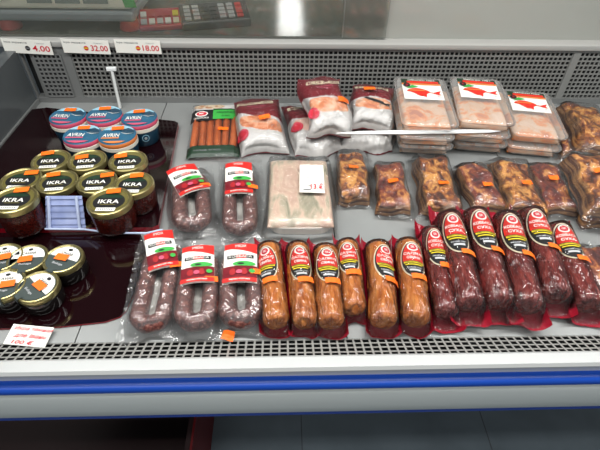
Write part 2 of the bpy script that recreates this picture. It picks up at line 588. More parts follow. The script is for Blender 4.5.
m_ = MB(); m_.box((-4, -3, -0.05), (4, 8, 0)); struct(m_.build('floor', 'floor'))
m_ = MB()
for k in range(-5, 6):
    m_.box((k * 0.6 + 0.05, -3, -0.001), (k * 0.6 + 0.053, 8, 0.0006))
for k in range(-4, 12):
    m_.box((-4, k * 0.6 + 0.1, -0.001), (4, k * 0.6 + 0.103, 0.0006))
struct(m_.build('trim_1', 'base'))
m_ = MB(); m_.box((-4, 8, 0), (4, 8.1, 2.9)); struct(m_.build('wall_back', 'wallp'))
m_ = MB(); m_.box((-4, -3, 2.9), (4, 8, 3.0)); struct(m_.build('ceiling', 'wallp'))

# ================================================================== DISPLAY CASE
DZ = 0.85
X0, X1 = -0.69, 1.25
case = thing('display_case', 'long refrigerated deli counter with white rim, blue bumper and wire grilles, holding all the goods', 'display case', (0, 0, 0))
# deck plates
for a, b in ((X0, -0.333), (-0.331, 0.099), (0.101, 0.529), (0.531, 0.959), (0.961, X1)):
    mb = MB(); mb.box((a, 0.402, DZ - 0.002), (b, 1.185, DZ)); mb.build('deck_plate', 'steel', case)
mb = MB(); mb.box((X0, 0.344, DZ - 0.09), (X1, 1.25, DZ - 0.04)); mb.build('tank', 'dark', case)
# front air grille
mb = MB()
ya, za, yb, zb = 0.402, DZ - 0.001, 0.360, DZ + 0.018
ux = Vector((0, yb - ya, zb - za)); un = Vector((0, -ux.z, ux.y)).normalized() * -1
def bar(mb, p, q, wv, t):
    p, q, wv = Vector(p), Vector(q), Vector(wv)
    d = (q - p).normalized(); nn = d.cross(wv).normalized() * t
    vs = [p - wv, p + wv, p + wv + nn, p - wv + nn, q - wv, q + wv, q + wv + nn, q - wv + nn]
    mb.add(vs, [(0, 1, 2, 3), (7, 6, 5, 4), (0, 4, 5, 1), (1, 5, 6, 2), (2, 6, 7, 3), (3, 7, 4, 0)])
n = int((X1 - X0) / 0.0131)
for i in range(n + 1):
    x = X0 + i * 0.0131
    bar(mb, (x, ya, za), (x, yb, zb), (0.0016, 0, 0), 0.0006)
uxn = ux.normalized()
for j in range(5):
    t = j / 4
    c = Vector((0, ya + ux.y * t, za + ux.z * t))
    bar(mb, (X0, c.y, c.z), (X1, c.y, c.z), uxn * 0.0015, 0.0007)
mb.build('front_grille', 'grille', case)
# rail, bumper, fascia, trim
mb = MB(); mb.prism_x([(0.362, DZ - 0.02), (0.362, DZ + 0.019), (0.358, DZ + 0.022), (0.341, DZ + 0.021), (0.337, DZ + 0.017), (0.337, DZ + 0.014), (0.343, DZ + 0.012), (0.343, DZ - 0.02)], X0 - 0.03, X1); mb.build('front_rail', 'white', case, True)
mb = MB(); mb.prism_x([(0.36, DZ + 0.010), (0.3405, DZ + 0.010), (0.3405, DZ - 0.03), (0.36, DZ - 0.03)], X0 - 0.03, X1); mb.build('rail_groove', 'railgrey', case)
prof = [(0.345, DZ - 0.003)] + [(0.341 - 0.017 * math.sin(a), DZ - 0.0125 + 0.0115 * math.cos(a)) for a in [PI * k / 10 for k in range(1, 10)]] + [(0.345, DZ - 0.024)]
mb = MB(); mb.prism_x(prof, X0 - 0.03, X1); mb.build('bumper', 'blue', case, True)
prof = [(0.345, DZ - 0.023), (0.338, DZ - 0.024), (0.333, DZ - 0.03), (0.331, DZ - 0.045), (0.331, DZ - 0.065), (0.333, DZ - 0.09), (0.338, DZ - 0.115), (0.345, DZ - 0.135), (0.352, DZ - 0.135), (0.352, DZ - 0.023)]
mb = MB(); mb.prism_x(prof, X0 - 0.03, X1); mb.build('fascia', 'fascia', case, True)
mb = MB(); mb.box((X0 - 0.03, 0.347, DZ - 0.152), (X1, 0.40, DZ - 0.135)); mb.build('lower_trim', 'navy', case, bevel=0.003)
mb = MB(); mb.box((X0, 0.86, 0.0), (X1, 1.25, DZ - 0.09)); mb.build('base', 'base', case)
mb = MB(); mb.box((X0, 0.40, DZ - 0.16), (X1, 0.86, DZ - 0.09)); mb.build('underside', 'base', case)
# back panel: lower lip, upper frame, post, grille bars
YB = 1.19
def bz(py, px=300):
    return aty(px, py, YB).z
z_lo, z_hi = DZ + 0.016, DZ + 0.150
mb = MB()
mb.box((X0, YB - 0.006, DZ), (X1, YB + 0.03, z_lo))
mb.box((X0, YB - 0.004, z_hi), (X1, YB + 0.03, z_hi + 0.010))
mb.box((-0.665, YB - 0.004, z_lo), (-0.56, YB + 0.004, z_hi))
mb.box((X0, YB - 0.004, z_lo), (-0.685, YB + 0.004, z_hi))
mb.build('back_panel', 'panel', case)
for o_ in (): pass
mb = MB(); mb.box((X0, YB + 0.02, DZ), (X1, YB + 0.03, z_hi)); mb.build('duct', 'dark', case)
mb = MB()
pit = 0.0126
def grid_bars(xa, xb):
    n = int(round((xb - xa) / pit))
    for i in range(n + 1):
        x = xa + i * (xb - xa) / n
        mb.box((x - 0.0018, YB, z_lo), (x + 0.0018, YB + 0.003, z_hi))
    r = int(round((z_hi - z_lo) / pit))
    for j in range(r + 1):
        z = z_lo + j * (z_hi - z_lo) / r
        mb.box((xa, YB - 0.0005, z - 0.0018), (xb, YB + 0.0025, z + 0.0018))
grid_bars(-0.56, 0.79)
grid_bars(0.81, X1)
mb.box((0.79, YB - 0.003, z_lo), (0.81, YB + 0.004, z_hi))
mb.build('back_grille', 'gback', case)
mb = MB()
n = 5
for i in range(6):
    x = -0.648 + 0.0; 
mb.box((-0.655, YB - 0.0062, z_lo + 0.004), (-0.585, YB - 0.0042, z_hi - 0.012))
mb.build('side_vent_back', 'dark', case)
mb = MB()
for i in range(7):
    x = -0.655 + i * 0.07 / 6
    mb.box((x - 0.002, YB - 0.0085, z_lo + 0.004), (x + 0.002, YB - 0.006, z_hi - 0.012))
for j in range(11):
    z = z_lo + 0.004 + j * (z_hi - z_lo - 0.016) / 10
    mb.box((-0.655, YB - 0.009, z - 0.002), (-0.585, YB - 0.006, z + 0.002))
mb.build('side_vent', 'panel', case)
# ledge (price rail) over the grille
zl = z_hi + 0.008
mb = MB(); mb.prism_x([(YB - 0.010, zl), (YB - 0.012, zl + 0.004), (YB - 0.010, zl + 0.013), (YB - 0.004, zl + 0.017), (YB + 0.05, zl + 0.018), (YB + 0.05, zl)], X0 - 0.3, X1); mb.build('price_rail', 'ledge', case, True)
WZ = zl + 0.018
mb = MB(); mb.box((X0 - 0.5, YB + 0.03, WZ - 0.03), (X1 + 0.4, 2.6, WZ)); mb.build('worktop', 'work', case)
# rear sliding glass
mb = MB(); mb.box((X0 - 0.4, YB + 0.012, WZ - 0.003), (0.27, YB + 0.017, WZ + 0.30)); mb.build('sliding_glass', 'glass', case)
mb = MB(); mb.box((0.158, YB + 0.022, WZ - 0.003), (X1, YB + 0.027, WZ + 0.30)); mb.build('sliding_glass', 'glass2', case)
mb = MB(); mb.box((0.156, YB + 0.020, WZ - 0.003), (0.1585, YB + 0.029, WZ + 0.30)); mb.build('glass_edge', 'clearplastic', case)
# left end panel
mb = MB()
mb.prism_x([(0.36, DZ - 0.1), (1.18, DZ - 0.1), (1.18, DZ + 0.150), (0.36, DZ + 0.10)], X0 - 0.03, X0, 0)
mb.build('end_panel', 'endp', case)
mb = MB(); mb.box((X0, 0.42, DZ), (X0 + 0.006, 1.18, DZ + 0.012)); mb.build('end_seal', 'panel', case)

# dark acrylic display sheets
def pxy(pts, z):
    return [tuple(at(x, y, z)[:2]) for x, y in pts]
zs1, zs2 = DZ + 0.003, DZ + 0.016
lo = pxy([(126, 311), (136, 290), (147, 262), (146, 250), (140, 232)], zs1)
fl = pxy([(0, 329), (60, 327), (105, 322), (120, 317)], zs1)
poly = [(-0.675, fl[0][1] + 0.005)] + fl + lo + [(lo[-1][0] - 0.02, 0.655), (-0.675, 0.655)]
mb = MB(); mb.prism_z(poly, DZ + 0.0005, zs1 + 0.001, 0, 1)
o_ = mb.build('acrylic_board', ['acryl', 'acryledge'])
o_['label'] = 'dark maroon glossy acrylic board under the black caviar jars at the case front'; o_['category'] = 'display board'
rt = at(178, 121, zs2); rb = at(158, 226, zs2)
lb = at(45, 229, zs2)
poly = [(-0.675, lb.y + 0.002), (rb.x - 0.01, rb.y - 0.004), (rb.x, rb.y + 0.004), (rt.x + 0.002, rt.y - 0.01), (rt.x - 0.008, rt.y), (-0.64, rt.y + 0.07), (-0.675, rt.y + 0.06)]
mb = MB(); mb.prism_z(poly, zs1 + 0.0015, zs2, 0, 1)
o_ = mb.build('acrylic_board', ['acryl', 'acryledge'])
o_['label'] = 'raised dark maroon acrylic board with a red edge, under the gold lidded jars'; o_['category'] = 'display board'


# ================================================================== JARS AND TUBS
def ring_text(d, m, s, cx, cy, w, h):
    d.text(m, s, cx, cy, w, h)


def blue_tub(px, py, label, band='pink', rz=0.0, dia=0.083):
    h = 0.062
    p = at(px, py, zs2 + h)
    t = thing('fish_spread_tub', label, 'tub', (p.x, p.y, zs2), 'blue lidded tubs at the back left', rz=rz)
    R = dia / 2
    mb = MB(); mb.lathe([(R * 0.80, 0), (R * 0.86, 0.003), (R * 0.97, h * 0.6), (R * 0.98, h * 0.68)]); mb.build('tub_body', 'tubblue', t, True)
    mb = MB(); mb.lathe([(R * 0.985, h * 0.66), (R * 1.02, h * 0.67), (R * 1.02, h * 0.80), (R * 0.99, h * 0.81)]); mb.build('collar', 'collar', t, True)
    mb = MB(); mb.lathe([(R * 1.0, h * 0.81), (R * 1.01, h * 0.82), (R * 1.0, h * 0.97), (R * 0.97, h * 0.995), (R * 0.94, h)], mis=[0, 0, 1, 1]); l = mb.build('lid', [band, 'lidblue'], t, True)
    l['label'] = '%s sided lid with a dark teal printed top' % ('orange' if band == 'oband' else 'pink')
    d = Decal()
    d.ell('lidblue', 0, 0, R * 0.94, R * 0.94)
    d.ell('sky', 0, 0, R * 0.93, R * 0.93, ylo=R * 0.45)
    d.poly('tubblue', [(R * 0.05, R * 0.35), (R * 0.5, R * 0.62), (R * 0.86, R * 0.36), (R * 0.90, 0), (R * 0.5, -R * 0.05)])
    d.poly('paper', [(R * 0.10, R * 0.18), (R * 0.5, -R * 0.02), (R * 0.9, R * 0.1), (R * 0.5, R * 0.03)])
    d.text('paper', 'AVRIN', -R * 0.28, -R * 0.12, R * 0.86, R * 0.34)
    d.rect(band, -R * 0.74, -R * 0.46, R * 0.18, -R * 0.34)
    d.ell('pink' if band == 'pink' else 'oband', 0, 0, R * 0.93, R * 0.93, yhi=-R * 0.72)
    d.build('lid_label', flat(h + 0.0003), t, label='teal and sky blue lid print with white lettering')
    # side badge
    d = Decal(); d.ell('sky', 0, 0, 0.009, 0.009); d.ell('tubblue', 0, 0, 0.0075, 0.0075); d.text('paper', 'o', 0, 0, 0.006, 0.006)
    def bend(u, v, k):
        a = -PI / 2 + 0.35 + u / R
        return ((R * 0.955 + k) * math.cos(a), (R * 0.955 + k) * math.sin(a), h * 0.42 + v)
    d.build('badge', bend, t)
    sticker(t, flat(h + 0.003, R * -0.05, R * 0.55), 0.027, 0.015, 0.1)
    return t


for a in ((67.5, 115.5, 'blue lidded tub with pink band, leftmost of the back row of three', 'pink', -0.1),
          (104, 114, 'blue lidded tub with pink band, middle of the back row beside the tag holder', 'pink', 0.05),
          (139, 117, 'blue lidded tub with pink band, back row right end nearest the frankfurters', 'pink', 0.08),
          (82, 134, 'blue lidded tub with pink band, in front of the back row on its left', 'pink', 0.0),
          (117, 134.5, 'blue lidded tub with an orange band instead of pink', 'oband', 0.05)):
    blue_tub(*a)


def gold_jar(px, py, label, rz=0.0, stk=(-0.2, 0.62), dia=0.080, h=0.057):
    p = at(px, py, zs2 + h)
    t = thing('caviar_jar', label, 'jar', (p.x, p.y, zs2), 'gold lidded jars of red caviar', rz=rz)
    R = dia / 2
    mb = MB(); mb.lathe([(R * 0.85, 0), (R * 0.93, 0.003), (R * 0.95, 0.008), (R * 0.95, h - 0.016), (R * 0.88, h - 0.012)]); g = mb.build('jar_glass', 'caviar', t, True)
    g['label'] = 'glass body full of dark red caviar'
    mb = MB(); mb.lathe([(R * 0.97, h - 0.013), (R, h - 0.012), (R, h - 0.004), (R * 0.98, h - 0.001), (R * 0.92, h), (R * 0.88, h - 0.002), (R * 0.84, h - 0.0025)], 48); mb.build('lid', 'gold', t, True)
    d = Decal()
    d.ell('goldp', 0, 0, R * 0.82, R * 0.82)
    d.ell('black', 0, -R * 0.05, R * 0.70, R * 0.58)
    d.ell('dgreen', 0, -R * 0.05, R * 0.66, R * 0.52, ylo=R * 0.2)
    d.text('paper', 'IKRA', 0, -R * 0.06, R * 0.92, R * 0.26)
    d.rect('goldp', -R * 0.34, -R * 0.30, R * 0.34, -R * 0.25)
    d.rect('paper', -R * 0.42, -R * 0.72, R * 0.42, -R * 0.50)
    d.text('grey', 'IIIIIIII', 0, -R * 0.61, R * 0.6, R * 0.12)
    d.build('lid_label', flat(h - 0.0022), t, label='black and gold lid print with white lettering')
    sticker(t, flat(h + 0.0012, R * stk[0], R * stk[1]), 0.026, 0.014, 0.15)
    return t


for a in ((50.7, 159.5, 'gold lidded caviar jar behind the others at left, below the leftmost front tub', 0.1, (-0.3, 0.6)),
          (87, 159.5, 'gold lidded caviar jar in the back row, middle one, below two blue tubs', 0.12, (-0.3, 0.25)),
          (127.5, 160, 'gold lidded caviar jar at the right end of the back row of jars', 0.1, (-0.4, 0.4)),
          (20.5, 179, 'gold lidded caviar jar with its sticker at right, behind the big left corner jar', 0.0, (0.35, 0.5)),
          (57, 181, 'gold lidded caviar jar standing behind the pale blue pleated reflection', 0.1, (-0.3, 0.55)),
          (96.5, 180.5, 'gold lidded caviar jar with its sticker on the right side, centre of the group', 0.08, (0.45, 0.4)),
          (133, 183, 'gold lidded caviar jar nearest the red edge of the board', 0.0, (0.05, 0.6))):
    gold_jar(*a)
gold_jar(109, 200, 'gold lidded caviar jar standing foremost, right of the pale blue pleated reflection', 0.0, (0.05, 0.62), 0.084, 0.060)
gold_jar(14, 198.5, 'gold lidded caviar jar at the left edge, its dark red caviar showing below the lid', 0.0, (0.1, 0.6), 0.082, 0.068)


def tin(px, py, label, rz=0.0, stk=(0.1, -0.05)):
    h = 0.040
    p = at(px, py, zs1 + h)
    t = thing('black_caviar_jar', label, 'jar', (p.x, p.y, zs1 + 0.001), 'small black caviar jars at the front left', rz=rz)
    R = 0.0342
    mb = MB(); mb.lathe([(R * 0.85, 0), (R * 0.94, 0.002), (R * 0.97, 0.006), (R * 0.97, h - 0.014), (R * 0.93, h - 0.011)]); g = mb.build('jar_glass', 'blackglass', t, True)
    mb = MB(); mb.lathe([(R * 0.98, h - 0.012), (R, h - 0.011), (R, h - 0.003), (R * 0.97, h - 0.0005), (R * 0.92, h), (R * 0.88, h - 0.0015), (R * 0.86, h - 0.002)], 48); mb.build('lid', 'gold', t, True)
    d = Decal()
    d.ell('tealgrey', 0, 0, R * 0.84, R * 0.84)
    d.ell('paper', 0, 0, R * 0.80, R * 0.80, ylo=R * 0.02)
    d.ell('black', 0, R * 0.6, R * 0.12, R * 0.09)
    d.text('black', 'CAVIAR', 0, R * 0.34, R * 0.7, R * 0.16)
    d.text('lgrey', 'Beluga', 0, -R * 0.42, R * 0.6, R * 0.16)
    d.build('lid_label', flat(h - 0.0017), t, label='half white, half dark grey lid print')
    # paper seal over the rim, front and back
    d = Decal()
    d.rows('tealgrey', -0.012, 0.016, lambda y: -0.0065, lambda y: 0.0065, 10, 3)
    d.text('lgrey', 'III', 0, -0.004, 0.008, 0.006)
    def seal(u, v, k):
        if v > 0.002:
            return (u, -R + v * 0.6 - 0.001, h + 0.0006 + k)
        return (u, -R - 0.0012 - k, h + (v - 0.002) * 1.0)
    d.build('paper_seal', seal, t)
    sticker(t, flat(h + 0.0012, R * stk[0], R * stk[1]), 0.023, 0.014, 0.1)
    return t


tin(2, 257, 'black caviar jar cut by the left edge, behind in the front left group', 0.2)
tin(27.5, 258, 'black caviar jar in the middle of the rear three of the front left group', 0.1, (-0.05, -0.1))
tin(63, 258, 'black caviar jar at the right end of the front left group', -0.35, (-0.05, 0.0))
tin(4, 284, 'black caviar jar at the left edge, beside the foremost tilted jar', 0.1, (0.2, -0.05))
tin(37, 286, 'black caviar jar standing foremost, its paper seal turned to the left', -0.75, (0.1, 0.1))

# pale blue mask-shaped reflection, modelled as a solid sheet against the jars
b0 = at(46, 229, zs2); b1 = at(86, 228, zs2)
mk = thing('mask_reflection', 'pale blue pleated reflection modelled as a solid sheet against the gold lidded jars', 'reflection', (b0.x, b0.y + 0.002, zs2))
w_ = b1.x - b0.x
mb = MB(); nx, ny = 24, 16
vs = []
for j in range(ny + 1):
    v = j / ny
    for i in range(nx + 1):
        u = i / nx
        pl = 0.0016 * math.sin(v * 5 * 2 * PI)
        vs.append((u * w_ * (1 - 0.10 * v) + 0.008 * v, v * 0.028 + pl, 0.001 + v * 0.056 + pl * 0.5))
for side in (0, 1):
    pass
k_ = (nx + 1) * (ny + 1)
vs2 = [(x, y + 0.0015, z) for x, y, z in vs]
fs = []
for j in range(ny):
    for i in range(nx):
        a = j * (nx + 1) + i
        fs.append((a, a + 1, a + nx + 2, a + nx + 1)); fs.append((k_ + a, k_ + a + nx + 1, k_ + a + nx + 2, k_ + a + 1))
mb.add(vs + vs2, fs); mb.build('reflection_panel', 'reflblue', mk, True)
for u in (0.1, 0.86):
    mb = MB(); mb.tube([(u * w_ * (1 - .1 * v) + .008 * v, v * .028 - 0.002, .002 + v * .056) for v in [k / 8 for k in range(9)]], 0.003, 8); mb.build('reflection_band', 'refledge', mk, True)
mb = MB(); mb.tube([(0.0, -0.004, 0.0022), (w_, -0.006, 0.0022), (w_ + 0.05, -0.016, 0.0022), (w_ + 0.12, -0.018, 0.0022), (w_ + 0.15, -0.008, 0.0022)], 0.002, 8); mb.build('reflection_edge', 'refledge', mk, True)

# ================================================================== SIGNS AND TAGS
mt, L, W = frame((24, 346), (34, 326), DZ + 0.004, 8, 42)
s_ = thing('handwritten_sign', 'white paper sign handwritten in red, lying by the front grille', 'sign', mtx=mt)
L = max(L, 0.03)
mb = MB(); mb.box((-W / 2, 0, 0), (W / 2, L, 0.001)); mb.build('card', 'paper', s_)
d = Decal()
d.text('redink', 'Икра тёмиая', 0, L * 0.80, W * 0.92, L * 0.24)
d.text('redink', 'дле Iванu', 0.004, L * 0.46, W * 0.76, L * 0.24)
d.text('redink', '100 €', 0.0, L * 0.15, W * 0.5, L * 0.2)
d.build('handwriting', lambda u, v, k: (u + 0.35 * (v - L / 2), v, 0.0012 + k), s_, label='red handwriting')

def price_tag(px, py, wpx, price, rot, label, icon):
    p = aty(px, py, YB - 0.0145)
    t = thing('price_tag', label, 'price tag', p, 'price tags along the rear rail')
    w = wpx * depth(p) / F; h = w * 0.30
    mb = MB()
    tl = math.radians(rot)
    def put(x, z, y=0.0):
        return (x * math.cos(tl) - z * math.sin(tl), -y, x * math.sin(tl) + z * math.cos(tl))
    vs = [put(x, z, y) for y in (0, 0.0012) for x, z in ((-w / 2, -h / 2), (w / 2, -h / 2), (w / 2, h / 2), (-w / 2, h / 2))]
    mb.add(vs, [(0, 1, 2, 3)[::-1], (4, 5, 6, 7), (0, 1, 5, 4), (1, 2, 6, 5), (2, 3, 7, 6), (3, 0, 4, 7)])
    mb.build('card', 'paper', t)
    d = Decal()
    d.text('grey', 'Iкра зерниста', -w * 0.22, h * 0.26, w * 0.46, h * 0.15)
    d.text('redink', price, w * 0.28, -h * 0.08, w * 0.36, h * 0.42)
    d.ell('redink' if icon else 'black', 0.0, -h * 0.10, w * 0.05, h * 0.17)
    d.rect('yellow' if icon else 'grey', -w * 0.04, -h * 0.14, w * 0.04, -h * 0.05)
    d.text('lgrey', 'грн/шт', w * 0.28, h * 0.3, w * 0.2, h * 0.1)
    d.build('print', lambda u, v, k: put(u, v, 0.0014 + k), t, label='red price figures and small grey print')

price_tag(27.5, 46.5, 47, '4.00', -3, 'white price tag reading 4.00 on the rear rail, leftmost', False)
price_tag(86, 46.5, 46, '32.00', -2, 'white price tag reading 32.00 on the rear rail', True)
price_tag(138, 46.5, 45, '18.00', -1.5, 'white price tag reading 18.00 on the rear rail', True)

# tag holder stick
p0 = aty(119, 104, 1.15); p1 = aty(111.5, 69, 1.178)
hh = thing('tag_holder', 'slim clear plastic tag holder with a white cap leaning on the rear grille', 'tag holder', (p0.x, p0.y, DZ))
v1 = p1 - Vector((p0.x, p0.y, DZ))
mb = MB(); mb.tube([(0, 0, 0.001), tuple(v1 * 0.5), tuple(v1)], 0.0042, 10); mb.build('stem', 'clearplastic', hh, True)
mb = MB(); mb.box((v1.x - 0.013, v1.y - 0.006, v1.z - 0.004), (v1.x + 0.013, v1.y + 0.004, v1.z + 0.006)); mb.build('cap', 'stripwhite', hh, bevel=0.002)

# ================================================================== RING SAUSAGES
def ring_pack(pb, pt, uw, bagw, label, seed, lw, lh, lrot=0.0, stk=(0.5, -0.55), ltop=1.0, lx=0.0, bagtop=0.02, extra=None, spread=0.0, z0=DZ + 0.001):
    mt, L, W = frame(pb, pt, z0 + 0.018, 0, uw)
    mt.translation.z = z0; mt.translation.y += 0.004
    BW = bagw / uw * W
    t = thing('ring_sausage_pack', label, 'sausage pack', mtx=mt, group='bagged ring sausages')
    r = min(0.0165, W * 0.21)
    rnd = random.Random(seed)
    hw = W / 2 - r
    ytop = L * 0.80
    path = []
    for k in range(9):
        v = k / 8
        path.append((-hw * (1 - spread * (1 - v)), ytop + (r + hw - ytop) * v, r))
    for k in range(1, 12):
        a = PI + PI * k / 12
        path.append((hw * math.cos(a), r + hw + hw * math.sin(a), r))
    for k in range(9):
        v = k / 8
        path.append((hw * (1 - spread * v), r + hw + (ytop - r - hw) * v, r))
    rad = []
    n = len(path)
    for i in range(n):
        e = min(i, n - 1 - i)
        rad.append(r * (0.55 if e == 0 else 0.85 if e == 1 else 1.0) * (1 + 0.05 * math.sin(i * 1.7 + seed)))
    mb = MB(); mb.tube(path, rad, 16); mb.build('ring_sausage', 'ring', t, True)
    mb = MB(); mb.box((-hw * 0.36, r + hw * 0.7, 0.006), (hw * 0.36, L * 0.52, 0.010)); o = mb.build('paper_tag', 'paper', t, bevel=0.002)
    P = np.array(path)[:, :2]
    def hfun(X, Y):
        H = np.zeros_like(X)
        for i in range(n):
            dd = np.hypot(X - P[i, 0], Y - P[i, 1])
            H = np.maximum(H, np.where(dd < r, r + np.sqrt(np.maximum(r * r - dd * dd, 0)), 0))
        return np.where(H > 0, H + 0.001, 0.0)
    hf = HF(BW, -0.010, L + bagtop, 52, 76, hfun).drape(24, 0.001).facets(seed, 0.0042)
    hf.outline(seed, 0.003)
    hf.mesh('plastic_bag', 'bagfilm', t)
    # printed label on the bag
    w, h = lw * W, lh * L
    d = Decal()
    d.rect('paper', -w / 2, -h / 2, w / 2, h / 2, 12, 10)
    d.rows('labred', h * .36, h * .5, lambda y: -w / 2, lambda y: w / 2, 4, 10)
    d.rows('labred', h * .24, h * .36, lambda y: w / 2 - w * .8 * max(0.02, (y - h * .24) / (h * .12)), lambda y: w / 2, 4, 8)
    d.text('paper', 'М’ЯСНА', 0, h * 0.425, w * 0.34, h * 0.07)
    d.rect('black', -w * .40, h * .10, w * .40, h * .19, 2, 6)
    d.rect('labred', -w * .12, h * .10, w * .18, h * .19, 2, 4)
    d.text('paper', 'КОВБАСА', 0, h * 0.145, w * 0.70, h * 0.06)
    d.rect('maroon', -w / 2, -h * .38, w / 2, -h * .10, 3, 10)
    d.ell('green', w * .12, -h * .045, w * .34, h * .06)
    d.ell('dgreen', w * .02, -h * .05, w * .10, h * .025)
    for q in range(5):
        d.ell('meatred' if q % 2 else 'maroon', -w * 0.38 + q * w * 0.17, -h * 0.21 - (q % 2) * h * .04, w * 0.10, h * 0.08)
    d.ell('pink', -w * 0.02, -h * 0.26, w * 0.09, h * 0.05)
    d.ell('green', w * 0.36, -h * 0.24, w * 0.09, h * 0.05)
    d.rect('labred', -w / 2, -h * 0.50, w / 2, -h * 0.40, 2, 10)
    d.text('paper', 'варено-копчена', 0, -h * 0.45, w * 0.6, h * 0.045)
    cy = L * ltop - h / 2 - 0.018
    zt = 2 * r + 0.006
    # a stiff label: nearly flat, slightly bowed over the sausage
    c, s = math.cos(lrot), math.sin(lrot)
    def lab(u, v, k):
        x, y = lx + u * c - v * s, cy + u * s + v * c
        return (x, y, zt + 0.004 - 6.0 * (u * u) + 0.06 * v + k)
    d.build('label', lab, t, label='red and white printed label with green leaves')
    sticker(t, lambda u, v, k: lab(u + stk[0] * w, v + stk[1] * h + h * 0.12, k + 0.0035), 0.021, 0.011, 0.05)
    if extra:
        sticker(t, hf.fn(extra[0] * W, extra[1] * L, -0.35, 0.002), 0.020, 0.013)
    return t


ring_pack((147, 333), (168, 233), 40, 62, 'bagged ring sausage leaning right, beside the dark maroon board at the front', 11, 0.74, 0.40, 0.26, (0.40, -0.60), 0.98, 0.0, 0.012)
ring_pack((195, 332), (201, 246), 43, 52, 'bagged ring sausage in the front row, second from the dark board', 12, 0.76, 0.44, 0.03, (0.42, -0.55), 0.95, 0.0, 0.014)
ring_pack((241, 330), (241, 243), 44, 54, 'bagged ring sausage with a loose orange sticker at its foot, beside the orange sausages', 13, 0.76, 0.45, -0.03, (0.48, -0.35), 0.93, 0.0, 0.014, extra=(-0.28, -0.04))
ring_pack((192, 231), (190, 168), 38, 48, 'bagged ring sausage in the rear row nearest the dark board, label tilted', 14, 0.80, 0.44, 0.32, (0.42, -0.50), 0.95, -0.004, 0.016)
ring_pack((240, 234), (239, 160), 34, 48, 'bagged ring sausage in the rear row between the tilted one and the pale fish pack', 15, 0.80, 0.42, 0.0, (0.50, -0.40), 0.88, 0.0, 0.03)


